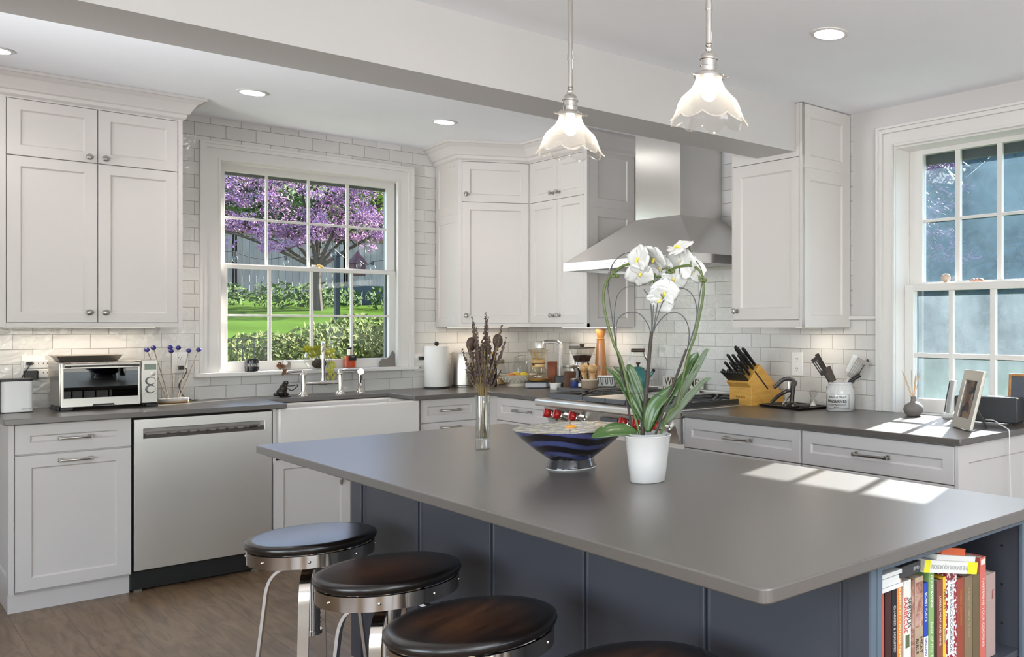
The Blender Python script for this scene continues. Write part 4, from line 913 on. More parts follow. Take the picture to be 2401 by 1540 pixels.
for i in range(8):
    yy = 3.655+i*.0218; p = Vector((3.437,yy,1.016))
    g = thing('steak_knife', 'black steak knife, %s of the eight in the low front row from the window side'%(['first','second','third','fourth','fifth','sixth','seventh','eighth'][i]), 'knife', tuple(p), group='steak knives in the front row')
    pts = spline([p+Vector((0,0,.0)),p+Vector((-.012,0,.026)),p+Vector((-.048,0,.062)),p+Vector((-.075,0,.082)),p+Vector((-.088,0,.090))],4)
    build('handle', MB().tube(pts,[(.0055,.008+.003*sin(pi*j/16)) for j in range(17)],8), bk_, g)
    build('bolster', MB().tube([p-Vector((0,0,.004)),p+Vector((-.002,0,.008))],[(.004,.005)]*2,8), M['chrome'], g)
    for k in (6,11): build('rivet', MB().lathe([(.0022,0),(.002,.001),(0,.0012)], tuple(pts[k]+Vector((0,-.0058,0))), 8, M=rotN((0,-1,0))), M['chrome'], g)
# tray, corkscrew, small glass
L0, F0, R0 = Vector((3.455,3.615,CT)), Vector((3.405,3.245,CT)), Vector((3.655,3.300,CT))
ux = (F0-L0).normalized(); uy = Vector((-ux.y,ux.x,0)); wx = (F0-L0).length; wy = .225
b = MB()
def tq(i,z): return [L0+ux*i+uy*i+Vector((0,0,z)), L0+ux*(wx-i)+uy*i+Vector((0,0,z)), L0+ux*(wx-i)+uy*(wy-i)+Vector((0,0,z)), L0+ux*i+uy*(wy-i)+Vector((0,0,z))]
b.add(tq(.012,.001)+tq(0,.014)+tq(.004,.014)+tq(.015,.005), [(0,3,2,1)]+[(k*4+i,k*4+(i+1)%4,(k+1)*4+(i+1)%4,(k+1)*4+i) for k in range(3) for i in range(4)]+[(12,13,14,15)])
simple('serving_tray', 'flat black tray under the corkscrew beside the utensil crock', 'tray', None, b, mat('black_lacquer',(.016,.012,.011),.18,coat=.3), smooth=False)
c0 = Vector((3.505,3.40,CT+.006))
t = thing('lever_corkscrew', 'dark lever corkscrew standing on the black tray', 'corkscrew', tuple(c0))
gm = mat('gunmetal',(.05,.045,.042),.28,.7)
build('foot', MB().lathe([(.042,0),(.044,.006),(.034,.016),(.020,.024),(0,.024)],c0,28), gm, t)
build('column', MB().tube([c0+Vector((0,0,.02)),c0+VR*.004+Vector((0,0,.07)),c0+VR*.010+Vector((0,0,.125))],[(.012,.016),(.011,.014),(.012,.018)],10), gm, t)
build('hinge', MB().lathe([(.018,-.012),(.018,.012)],c0+VR*.014+Vector((0,0,.130)),18,M=rotN(VF)), gm, t)
build('top_lever', MB().tube(spline([c0+VR*.018+Vector((0,0,.142)),c0-VR*.012+Vector((0,0,.155)),c0-VR*.050+Vector((0,0,.147)),c0-VR*.082+Vector((0,0,.118)),c0-VR*.100+Vector((0,0,.106))],5),[(.011,.005)]*21,8), gm, t)
build('lower_lever', MB().tube(spline([c0+VR*.0+Vector((0,0,.095)),c0-VR*.03+Vector((0,0,.085)),c0-VR*.075+Vector((0,0,.058)),c0-VR*.112+Vector((0,0,.024))],5),[(.010,.004+.004*(j>5)) for j in range(16)],8), gm, t)
build('spindle', MB().rod(c0-VR*.016+Vector((0,0,.098)),c0-VR*.016+Vector((0,0,.138)),.0085,14), M['chrome'], t)
build('brace', MB().rod(c0-VR*.05+Vector((0,0,.012)),c0+VR*.004+Vector((0,0,.082)),.006,8), M['chrome'], t)
build('clamp_rail', MB().obox(c0-VR*.06-VF*.012, VR, VF, (0,0,1), .16, .024, .012), gm, t, bevel=.003)
gp = Vector((3.60,3.325,CT+.006))
t = thing('hourglass', 'little clear hourglass of white sand at the back of the black tray', 'hourglass', tuple(gp))
build('glass', MB().lathe([(.012,0),(.022,.006),(.025,.020),(.015,.038),(.003,.046),(.015,.054),(.025,.072),(.022,.086),(.012,.092)],gp,24), M['glass'], t)
build('sand', MB().lathe([(.018,.006),(.016,.012),(0,.034)],gp,20).lathe([(.003,.048),(.010,.058),(0,.058)],gp,16), mat('white_sand',(.85,.83,.80),.9), t)
# utensil crock
cx_,cy_ = 3.575,3.105; C3 = Vector((cx_,cy_,0))
t = thing('utensil_crock', 'white stoneware preserves crock lettered in black by the window', 'crock', (cx_,cy_,CT))
build('pot', MB().lathe([(.068,CT),(.075,CT+.004),(.077,CT+.06),(.077,CT+.105),(.066,CT+.132),(.062,CT+.138),(.064,CT+.141),(.064,CT+.150),(.060,CT+.153),(.055,CT+.150),(.055,CT+.02),(0,CT+.02)],(cx_,cy_,0),52), M['ceramic'], t, ang=60)
for a in (-1,1): build('bail_ring', MB().tube([C3+VR*a*.072+Vector((0,0,CT+.118))+VF*.006*cos(q)+Vector((0,0,.010*sin(q))) for q in [2*pi*i/14 for i in range(15)]],.0022,6,caps=False), M['black'], t)
ink = mat('black_ink',(.02,.018,.016),.6)
def wrap_text(s, z, size, sx=1, shear=0, a0=-.28, bold=0):
    o = text(None, s, (0,0,0), (1,0,0), (0,1,0), size, ink, ext=.0002, sx=1, shear=shear, bold=bold)
    me = o.data; R = .0775
    for v in me.vertices:
        x, y = v.co.x*sx, v.co.y; a = atan2(VR.y,VR.x)-pi/2+a0 + x/R
        v.co = Vector(((R+.0004+v.co.z)*cos(a),(R+.0004+v.co.z)*sin(a), z-CT+y))
    o.matrix_local = Matrix.Identity(4); o.parent = t; return o
wrap_text('Johnson Mead', CT+.077, .0165, 1, .45); wrap_text('PRESERVES', CT+.054, .0225, 1.05, bold=.0004); wrap_text('E.A. JOHNSON CO.', CT+.036, .0115, 1.05); wrap_text('BOSTON', CT+.024, .007)
b = MB()
for z in (CT+.016, CT+.092):
    a0 = atan2(VR.y,VR.x)-pi/2-.28; b.tube([(cx_+.0778*cos(a0+q),cy_+.0778*sin(a0+q),z) for q in [(-.9+1.8*i/16) for i in range(17)]],.0006,4)
for q in (-.9,.9): b.tube([(cx_+.0778*cos(a0+q),cy_+.0778*sin(a0+q),z) for z in (CT+.016,CT+.092)],.0006,4)
build('label_border', b, ink, t)
def utensil(name, lab, cat, base, tip, mb, m): return simple(name, lab, cat, None, mb, m, group='utensils in the white crock')
Zb = CT+.03
o_ = C3+Vector((0,0,Zb))
sp_ = mat('black_nylon',(.03,.022,.018),.45)
def spat(lab, a, tip, wv, w, ln, m, slots=0, name='spatula', cat='spatula', th=.0022):
    """handle from inside the crock to the head; the head is a flat blade with open slots"""
    a = Vector(a); tip = Vector(tip); d = (tip-a).normalized(); wv = Vector(wv); wv = (wv-d*wv.dot(d)).normalized(); n_ = d.cross(wv)
    g = thing(name, lab, cat, tuple(a), group='utensils in the white crock')
    h0 = tip-d*ln
    build('handle', MB().tube([a,h0],[(.0045,.007)]*2,8), m, g)
    hs = []
    if slots:
        gap = 2*w/(slots*2+1)
        for i in range(slots): hs.append((gap*(2*i+1), ln*.22, gap*(2*i+2), ln*.82))
    build('head', MB().wall(h0-wv*w-n_*th/2, wv, d, n_, 2*w, ln, th, hs), m, g, smooth=False)
    return g
R_ = lambda r, f, z: C3+VR*r+VF*f+Vector((0,0,z))
spat('black slotted spatula leaning furthest left in the crock', R_(.02,-.01,Zb), R_(-.142,-.02,1.195), VR*.6+VF*.5+Vector((0,0,.55)), .021, .105, sp_, 3)
spat('second dark spatula leaning left in the crock', R_(.02,.02,Zb), R_(-.128,.03,1.215), VR*.5+VF*.7+Vector((0,0,.4)), .016, .10, sp_, 0)
spat('dark brown solid spoon shape leaning left, lowest in the crock', R_(.01,.0,Zb), R_(-.075,.0,1.145), VR*.7+VF*.3, .024, .085, mat('brown_nylon',(.05,.03,.02),.4), 0)
spat('steel slotted turner leaning right in the crock', R_(-.02,.0,Zb), R_(.125,-.02,1.185), VR*.72+VF*.25+Vector((0,0,-.65)), .036, .12, M['nickel'], 6, 'slotted_turner','turner')
spat('clear white plastic turner behind the steel one', R_(-.02,.02,Zb), R_(.10,.04,1.20), VR*.7+VF*.2+Vector((0,0,-.5)), .034, .10, M['white'], 0, 'plastic_turner','turner')
spat('black handled whisk blade leaning right over the crock rim', R_(-.02,-.02,Zb), R_(.15,.01,1.185), VR*.5+VF*.6+Vector((0,0,-.6)), .010, .15, M['greymetal'], 0, 'serving_knife','utensil')
g = thing('black_ladle', 'black ladle end hanging over the right rim of the crock', 'ladle', tuple(R_(.075,0,1.09)), group='utensils in the white crock')
build('handle', MB().tube([R_(.0,-.02,Zb+.05),R_(.055,-.02,1.075),R_(.105,-.02,1.105)],[.006,.009,.012],10), M['black'], g)

# diffuser vase
vx,vy = 3.605,2.645
t = thing('reed_diffuser', 'small round grey vase by the right window holding diffuser reeds', 'vase', (vx,vy,CT))
build('vase', MB().lathe([(.026,CT),(.036,CT+.003),(.049,CT+.022),(.051,CT+.036),(.046,CT+.052),(.030,CT+.066),(.015,CT+.074),(.013,CT+.085),(.014,CT+.098),(.011,CT+.098),(.010,CT+.08),(0,CT+.07)],(vx,vy,0),36), mat('grey_pottery',(.17,.15,.135),.65,var=.2,vscale=30), t)
for i,(dx,dz) in enumerate(((-.056,.225),(-.050,.218),(-.012,.228),(.014,.228),(.022,.226),(.034,.227),(.008,.20))):
    g = simple('reed_stick', 'thin reed stick standing in the round grey vase', 'reed', None, MB().rod((vx+.003*sin(i*2),vy+.003*cos(i*3),CT+.072),tuple(Vector((vx,vy,CT+dz))+VR*dx+VF*.01*sin(i*5)),.0014,6), mat('rattan_reed',(.50,.30,.12),.6), group='reeds in the grey vase')
# photo frame, leaning back
a, b2 = Vector((3.362,2.258,CT+.0005)), Vector((3.220,2.033,CT+.0005)); U_ = (b2-a).normalized(); Nn = Vector((U_.y,-U_.x,0)); 
if Nn.dot(Vector((1,0,0))) > 0: Nn = -Nn
t = thing('photo_frame', 'silver photo frame tilted back on the counter by the window', 'photo frame', tuple(a))
Vt = (Vector((0,0,1))-Nn*.27+U_*.0).normalized(); W_ = U_.cross(Vt)
W_ = W_ if W_.dot(Nn) > 0 else -W_
wd = (b2-a).length*.74; c_ = (a+b2)/2; a = c_-U_*wd/2; ht = .262
build('frame', MB().wall(a, U_, Vt, W_, wd, ht, .016, [(.040,.048,wd-.040,ht-.048)]), mat('champagne_frame',(.48,.45,.40),.3,.5), t, smooth=False, bevel=.003)
def photo_mat():
    m, nt, bb = newmat('dark_group_photo'); L = nt.links; tc = nt.nodes.new('ShaderNodeTexCoord')
    vo = nt.nodes.new('ShaderNodeTexVoronoi'); vo.inputs['Scale'].default_value = 28; L.new(tc.outputs['Object'], vo.inputs['Vector'])
    r = ramp(nt, [(.0,(.012,.011,.016)),(.45,(.05,.035,.04)),(.7,(.16,.10,.06)),(.95,(.30,.22,.20))]); L.new(vo.outputs['Color'], r.inputs[0]); L.new(r.outputs[0], bb.inputs['Base Color'])
    bb.inputs['Roughness'].default_value = .12; return m
build('photograph', MB().obox(a+U_*.036+Vt*.044+W_*.004, U_, Vt, W_, wd-.072, ht-.088, .004), photo_mat(), t)
build('back_stand', MB().slab(c_-Nn*.004-U_*.02, U_, Vector((0,0,1)), -Nn, [(0,.003),(.04,.003),(.03,.17),(.01,.17)], .004) if 0 else MB().obox(c_-U_*.015+Vector((0,0,.0))-Nn*.115, U_, (Vt*.55+Nn*.83).normalized() if 0 else Vector((0,0,1))*.75+Nn*.45, Nn.cross(U_) , .03, .17, .003), M['greymetal'], t)
# cordless phone
px_,py_ = 3.640,2.445
t = thing('cordless_phone', 'white cordless phone upright in its cradle against the window', 'phone', (px_,py_,CT))
build('cradle', MB().prism(rotrect(px_,py_,.075,.085,-.9,.015),CT,CT+.026), M['white'], t, bevel=.008)
build('handset', MB().tube([Vector((px_,py_,CT+.02))-VR*.006,Vector((px_,py_,CT+.10))+VR*.004,Vector((px_,py_,CT+.185))+VR*.018],[(.010,.022),(.011,.023),(.009,.020)],14), mat('silver_phone',(.50,.50,.50),.35,.3), t)
build('dark_edge', MB().tube([Vector((px_,py_,CT+.03))-VR*.030,Vector((px_,py_,CT+.10))-VR*.020,Vector((px_,py_,CT+.18))-VR*.004],[.003]*3,8), M['black'], t)
t = simple('small_plug', 'small beige wall wart lying behind the photo frame', 'plug', None, MB().box(3.60,2.34,CT,3.66,2.39,CT+.10), mat('beige_plastic',(.45,.40,.33),.5), bevel=.008)
# radio
t = thing('radio', 'dark cloth fronted radio behind the photo frame', 'radio', (3.53,2.20,CT))
p0, p1 = Vector((3.50,2.335,0)), Vector((3.545,2.020,0)); ur = (p1-p0).normalized(); nr = Vector((ur.y,-ur.x,0)); nr = -nr if nr.x > 0 else nr
build('body', MB().obox(p0+Vector((0,0,CT+.008)), ur, (0,0,1), -nr, (p1-p0).length, .118, .09), mat('charcoal_radio',(.035,.037,.042),.45), t, bevel=.012, seg=3)
build('grille', MB().obox(p0+ur*.105+Vector((0,0,CT+.016)), ur, (0,0,1), nr, (p1-p0).length-.115, .102, .0025), mat('grille_cloth',(.05,.052,.056),.9,bump=.6,bscale=400), t)
build('side_plate', MB().obox(p0+ur*.066+Vector((0,0,CT+.012)), ur, (0,0,1), nr, .03, .11, .003), mat('silver_blue_panel',(.30,.34,.40),.3,.4), t)
for q in (.03,.28): build('foot', MB().cyl(tuple(p0+ur*q-nr*.02),.008,CT,CT+.009,10), M['black'], t)
b = MB().tube(spline([(3.47,2.14,CT+.028),(3.44,2.08,CT+.03),(3.41,2.03,CT+.018),(3.375,1.975,CT+.008),(3.358,1.955,CT-.002),(3.352,1.950,CT-.05),(3.36,1.952,.72),(3.372,1.950,.50),(3.37,1.955,.2),(3.375,1.96,FZ+.03),(3.40,1.93,FZ+.006),(3.5,1.90,FZ+.006)],6),.0028,6)
simple('charging_cable', 'white cable running over the end of the counter and down', 'cable', None, b, M['white'])
# chalkboard
t = thing('small_chalkboard', 'small wood framed slate board at the right edge by the window', 'board', (3.735,2.10,CT))
O = Vector((3.705,2.165,CT+.002)); U2 = Vector((.12,-.99,0)).normalized(); V2 = Vector((.08,0,1)).normalized(); W2 = -U2.cross(V2)
W2 = W2 if W2.x < 0 else -W2
build('frame', MB().wall(O, U2, V2, W2, .17, .225, .012, [(.014,.014,.156,.211)]), wood('orange_pine',(.35,.15,.05),(.52,.26,.10),.5), t, smooth=False, bevel=.004)
build('slate', MB().obox(O+U2*.012+V2*.012+W2*.002, U2, V2, W2, .146, .201, .004), mat('slate',(.09,.10,.125),.7,var=.1,vscale=40), t)
build('red_clip', MB().ball(tuple(O+U2*.10+V2*.222+W2*.012),.009,10), M['red'], t)

# ------------------------------------------------------------------ on the island
bx_,by_ = 1.572,2.508
def bowl_mat():
    m, nt, bb = newmat('wavy_blue_glaze'); L = nt.links; tc = nt.nodes.new('ShaderNodeTexCoord'); sp = nt.nodes.new('ShaderNodeSeparateXYZ'); L.new(tc.outputs['Object'], sp.inputs[0])
    at = nt.nodes.new('ShaderNodeMath'); at.operation = 'ARCTAN2'; L.new(sp.outputs[1], at.inputs[0]); L.new(sp.outputs[0], at.inputs[1])
    s1 = nt.nodes.new('ShaderNodeMath'); s1.operation = 'MULTIPLY'; s1.inputs[1].default_value = 3; L.new(at.outputs[0], s1.inputs[0])
    s2 = nt.nodes.new('ShaderNodeMath'); s2.operation = 'SINE'; L.new(s1.outputs[0], s2.inputs[0])
    s3 = nt.nodes.new('ShaderNodeMath'); s3.operation = 'MULTIPLY_ADD'; s3.inputs[1].default_value = .011; L.new(s2.outputs[0], s3.inputs[0]); L.new(sp.outputs[2], s3.inputs[2])
    s4 = nt.nodes.new('ShaderNodeMath'); s4.operation = 'MULTIPLY'; s4.inputs[1].default_value = 165; L.new(s3.outputs[0], s4.inputs[0])
    s5 = nt.nodes.new('ShaderNodeMath'); s5.operation = 'SINE'; L.new(s4.outputs[0], s5.inputs[0])
    nz = nt.nodes.new('ShaderNodeTexNoise'); nz.inputs['Scale'].default_value = 13; L.new(tc.outputs['Object'], nz.inputs['Vector'])
    s6 = nt.nodes.new('ShaderNodeMath'); s6.operation = 'MULTIPLY_ADD'; s6.inputs[1].default_value = 1.9; L.new(nz.outputs['Fac'], s6.inputs[0]); L.new(s5.outputs[0], s6.inputs[2])
    r = ramp(nt, [(.0,(.012,.009,.010)),(.60,(.012,.009,.012)),(.66,(.045,.055,.16)),(1,(.07,.085,.22))])
    mr = nt.nodes.new('ShaderNodeMapRange'); mr.inputs[1].default_value = -.6; mr.inputs[2].default_value = 2.2; L.new(s6.outputs[0], mr.inputs[0]); L.new(mr.outputs[0], r.inputs[0])
    L.new(r.outputs[0], bb.inputs['Base Color']); bb.inputs['Roughness'].default_value = .12; bb.inputs['Coat Weight'].default_value = .5; return m
def mosaic():
    m, nt, bb = newmat('petal_mosaic_glaze'); L = nt.links; tc = nt.nodes.new('ShaderNodeTexCoord')
    vo = nt.nodes.new('ShaderNodeTexVoronoi'); vo.inputs['Scale'].default_value = 38; L.new(tc.outputs['Object'], vo.inputs['Vector'])
    r = ramp(nt, [(.0,(.62,.42,.03)),(.22,(.60,.46,.10)),(.30,(.50,.50,.40)),(.46,(.44,.46,.40)),(.52,(.10,.12,.12)),(1,(.06,.075,.08))]); L.new(vo.outputs['Distance'], r.inputs[0])
    L.new(r.outputs[0], bb.inputs['Base Color']); bb.inputs['Roughness'].default_value = .15; return m
t = thing('fruit_bowl', 'wide footed bowl, wavy blue and black outside, on the island', 'bowl', (bx_,by_,CT))
bwp = [(.066,.030),(.080,.040),(.115,.066),(.150,.097),(.172,.120),(.178,.128)]
build('outer_bowl', MB().lathe([(r_,CT+h) for r_,h in bwp]+[(.176,CT+.1285)],(bx_,by_,0),72), bowl_mat(), t)
build('inner_glaze', MB().lathe([(.0,CT+.036),(.05,CT+.038),(.08,CT+.046),(.113,CT+.072),(.147,CT+.102),(.170,CT+.124),(.1765,CT+.1287)],(bx_,by_,0),72), mosaic(), t, label='petal patterned yellow and grey inside')
build('foot', MB().lathe([(.076,CT),(.0765,CT+.004),(.074,CT+.010),(.069,CT+.028),(.067,CT+.031),(0,CT+.031)],(bx_,by_,0),48), mat('dark_glaze_foot',(.03,.03,.034),.12,coat=.4), t)
build('foot_rim', MB().lathe([(.0765,CT+.0005),(.0775,CT+.002),(.0765,CT+.004)],(bx_,by_,0),48,close=True), M['ceramic'], t)
for lab,dx,dy,r_,col in (('ripe orange fruit with a stalk in the blue bowl',.005,.01,.036,(.85,.36,.04)),('yellow fruit left of the orange one in the blue bowl',-.065,-.01,.030,(.80,.60,.08)),('small orange fruit at the right in the blue bowl',.06,.03,.028,(.80,.33,.05))):
    t2 = thing('fruit', lab, 'fruit', (bx_+dx,by_+dy,CT+.062), group='fruit in the blue bowl')
    build('flesh', MB().ball((bx_+dx,by_+dy,CT+.066+r_),r_,20,1,1,.92), mat('fruit_peel',col,.4,var=.12,vscale=20,bump=.2,bscale=300), t2)
    if 'stalk' in lab: build('stalk', MB().tube([(bx_+dx,by_+dy,CT+.064+r_*1.9),(bx_+dx-.006,by_+dy,CT+.086+r_*1.9),(bx_+dx+.004,by_+dy,CT+.086+r_*1.9)],.0018,6), mat('stalk',(.25,.14,.05),.7), t2)
# lavender in a tall glass
lx,ly = 1.582,3.110
t = thing('glass_vase', 'tall slim glass cylinder vase on the island', 'vase', (lx,ly,CT))
build('cylinder', MB().lathe([(.0245,CT),(.0255,CT+.002),(.0255,CT+.197),(.0250,CT+.199),(.0225,CT+.199),(.0222,CT+.040),(0,CT+.036)],(lx,ly,0),36), glassy('vase_glass',tint=(.92,.93,.92),refl=1.2,base=.09), t)
t = thing('dried_lavender', 'tall bunch of dried lavender standing in the slim glass vase', 'dried flowers', (lx,ly,CT+.04))
rr_ = random.Random(5); sb = MB(); fb = MB(); L3 = Vector((lx,ly,0))
for i in range(64):
    a = rr_.uniform(0,2*pi); r0 = .017*sqrt(rr_.random()); k = rr_.random(); spread = rr_.uniform(.006,.062)
    top = rr_.uniform(1.20,1.335); hz = rr_.uniform(.05,.085)
    if i < 8: a = [2.2,2.7,.2,1.0,3.3,5.9,4.4,1.6][i]-.845; spread = [.085,.05,.078,.02,.068,.085,.045,.03][i]; top = [1.345,1.385,1.31,1.385,1.27,1.355,1.36,1.40][i]; hz = .10
    p0 = L3+Vector((r0*cos(a+2.4),r0*sin(a+2.4),CT+.042)); dv_ = Vector((cos(a),sin(a),0))
    p1 = L3+dv_*r0*.9+Vector((0,0,CT+.20)); p2 = L3+dv_*spread*.55+Vector((0,0,(CT+.2+top)/2-.01)); p3 = L3+dv_*spread+Vector((0,0,top))
    P = spline([p0,p1,p2,p3],5); sb.tube(P,.0010,4,caps=False)
    n_ = int(hz/.0062); dd = (P[-1]-P[-3]).normalized()
    for j in range(n_):
        q = P[-1]+dd*(j*.0062-hz*.8); s_ = (.0046+.0012*(j%3==0))*(1-.5*j/n_)
        for m_ in range(3):
            g_ = rr_.uniform(0,2*pi); fb.ball((q.x+s_*.9*cos(g_),q.y+s_*.9*sin(g_),q.z+rr_.uniform(-.002,.002)), s_*.66, 5, 1,1,1.3)
build('stems', sb, mat('straw_stem',(.23,.165,.075),.7,var=.25,vscale=30), t, weld=False)
o = build('flower_heads', fb, mat('lavender_buds',(.085,.058,.052),.9,var=.5,vscale=60), t, weld=False)
for k_,(dx,dz) in enumerate(((-.042,1.300),(.055,1.312))):
    q = L3+VR*dx+Vector((0,0,dz)); build('seed_pod', MB().ball(tuple(q),.024,14,.8,.45,1.1), mat('brown_pod',(.055,.030,.018),.5), t)

# ------------------------------------------------------------------ orchid (local frame: X to the camera's right, Z up)
K = .00125
t = thing('potted_orchid', 'white moth orchid trained round wire hearts in a white pot', 'potted plant', (1.583,2.121,CT), atan2(VR.y,VR.x))
def G(x, z, d=0): return Vector((x*K, d, z*K))   # x, z on a 1.25 mm grid
build('pot', MB().lathe([(.048,0),(.0515,.003),(.0575,.065),(.066,.131),(.0685,.1345),(.0665,.136),(.0625,.133),(.056,.10),(0,.10)],(0,0,0),56), M['ceramic'], t, local=True, ang=60)
build('plastic_liner', MB().lathe([(.045,.08),(.055,.136),(.058,.139),(.059,.141),(.054,.141),(.05,.128),(0,.125)],(0,0,0),36), mat('milky_liner',(.55,.56,.55),.25), t, local=True)
build('bark', MB().lathe([(.05,.120),(.03,.130),(0,.131)],(0,0,0),24), mat('orchid_bark',(.06,.035,.02),.9,var=.5,vscale=90,bump=1,bscale=120), t, local=True)
stk = mat('brown_stake',(.045,.032,.025),.6); wire = mat('dark_wire',(.05,.05,.052),.3,.7); grn = mat('orchid_stem',(.085,.12,.03),.45,var=.2,vscale=20)
build('stake', MB().tube([G(-12,108),G(-4,200),G(4,300),G(9,350)],[.0060,.0062,.0056,.0048],10), stk, t, local=True)
build('stake', MB().tube([G(-38,110,.01),G(-52,200,.01),G(-66,270,.01),G(-74,306,.01)],[.0034]*4,8), stk, t, local=True)
build('stake', MB().tube([G(20,110,-.01),G(43,182,-.01),G(70,250,-.01),G(92,309,-.01)],[.0036,.0042,.004,.0036],8), stk, t, local=True)
for pts in ([(-74,306),(-83,371),(-93,440),(-94,455),(-85,500),(-80,512)],
            [(-74,306),(-75,350),(-71,378),(-55,392),(-34,395),(-16,388),(0,365),(6,345)],
            [(-74,306),(-79,355),(-79,395),(-72,434),(-55,452),(-34,456)],
            [(-10,448),(4,425),(8,385),(8,350)],
            [(9,350),(12,400),(14,450),(9,480),(5,492)],
            [(11,350),(20,400),(28,445),(40,475),(51,494)],
            [(12,350),(22,385),(35,420),(55,445),(78,452),(98,442),(110,422),(114,392),(108,358),(92,309)],
            [(13,348),(20,365),(40,388),(62,395),(82,385),(94,362),(96,335),(92,309)],
            [(-94,455),(-85,504),(-60,530),(-40,536)],
            [(92,309),(110,360),(122,440),(128,478),(118,508),(98,526)]):
    build('wire', MB().tube(spline([G(x,z,.004) for x,z in pts],6),.0014,6), wire, t, local=True)
build('flower_stem', MB().tube(spline([G(*p) for p in ((-19,110),(-38,182),(-60,276),(-74,309),(-79,319),(-97,380),(-104,432),(-97,465),(-82,484),(-58,503),(-32,508),(-9,502))],5),.0040,8), grn, t, local=True)
build('flower_stem', MB().tube(spline([G(*p) for p in ((30,110),(50,160),(69,176),(78,221),(95,296),(111,341),(121,387),(130,439),(128,478),(114,499),(95,504),(69,500),(49,491),(30,478),(4,483),(-10,492))],5),.0038,8), grn, t, local=True)
for pts in (((102,506),(101,530),(98,548)),((49,491),(36,502),(32,512)),((4,483),(-2,495),(-6,505)),((-9,502),(8,490),(20,483)),((20,478),(18,460),(30,440),(38,425)),((12,470),(4,458))):
    build('flower_stalk', MB().tube(spline([G(x,z,-.006) for x,z in pts],4),.0020,6), grn, t, local=True)
for x,z in ((-78,482),(52,492),(126,472)):
    c_ = G(x,z,-.004); m_ = MB().tube([c_+Vector((.006*cos(a),-.002,.006*sin(a))) for a in [2*pi*i/14 for i in range(15)]],.003,6,caps=False).ball(tuple(c_+Vector((.010,-.004,-.003))),.0065,10)
    for q in range(4): m_.rod(c_+Vector((-.008+.004*q,0,.002)),c_+Vector((-.010+.005*q,-.003,.013)),.0009,5)
    build('plant_clip', m_, mat('green_clip',(.09,.12,.03),.4), t, local=True)
build('twist_tie', MB().tube([G(-49,206,-.006),G(-20,207,-.009),G(5,205,-.009),G(45,197,-.006)],.0012,6), wire, t, local=True)
lf = mat('orchid_leaf',(.045,.095,.022),.28,var=.25,vscale=10,coat=.25); lf2 = mat('orchid_leaf_pale',(.20,.25,.17),.35,var=.15,vscale=12)
def ol(pts, w, m=None, up=(0,-1,.2), fold=.3, lab=None):
    b = MB(); leaf(b, [G(x,z,d) for x,z,d in pts], w, fold=fold, up=up, n=24); build('leaf', b, m or lf, t, local=True, solid=.0016, ang=80, label=lab)
ol([(-24,116,-.01),(-60,122,-.03),(-95,118,-.055),(-118,108,-.065)], .023, up=(.15,-.75,.65), fold=.18)
ol([(-8,130,.0),(-30,170,.0),(-55,212,.005),(-78,245,.01),(-103,268,.01)], .012, up=(.6,-.7,.4), fold=.5)
ol([(-5,125,.01),(-28,175,.01),(-45,215,.015),(-62,250,.02),(-84,266,.02)], .018, up=(.3,-.9,.2), fold=.35)
ol([(-2,130,.02),(-15,180,.02),(-30,225,.02),(-45,262,.02),(-54,270,.025)], .015, up=(.3,-.9,.2), fold=.4)
ol([(0,115,-.01),(8,150,-.012),(20,180,-.01),(45,205,-.005),(68,230,0)], .022, up=(-.2,-.95,.2), fold=.25)
ol([(5,115,.0),(22,150,.0),(48,190,.0),(75,230,.005),(95,262,.01),(104,288,.015)], .015, up=(-.5,-.8,.3), fold=.4)
ol([(18,120,.02),(50,165,.03),(80,215,.03),(110,268,.03),(130,302,.03),(141,308,.03)], .015, lf2, up=(.75,-.55,-.1), fold=.3, lab='pale underside of a long leaf')
ol([(15,118,.01),(45,145,.02),(75,178,.02),(105,212,.02),(130,236,.02),(149,240,.02)], .014, lf2, up=(.7,-.6,-.2), fold=.3, lab='pale underside of a low leaf')
ol([(92,250,.03),(103,280,.035),(112,300,.04)], .018, up=(0,-1,0))
petal = mat('white_petal',(.60,.60,.59),.5,sss=0,var=.03); lip = mat('yellow_lip',(.72,.60,.06),.45,var=.2,vscale=60)
pm = petal.node_tree.nodes['Principled BSDF']
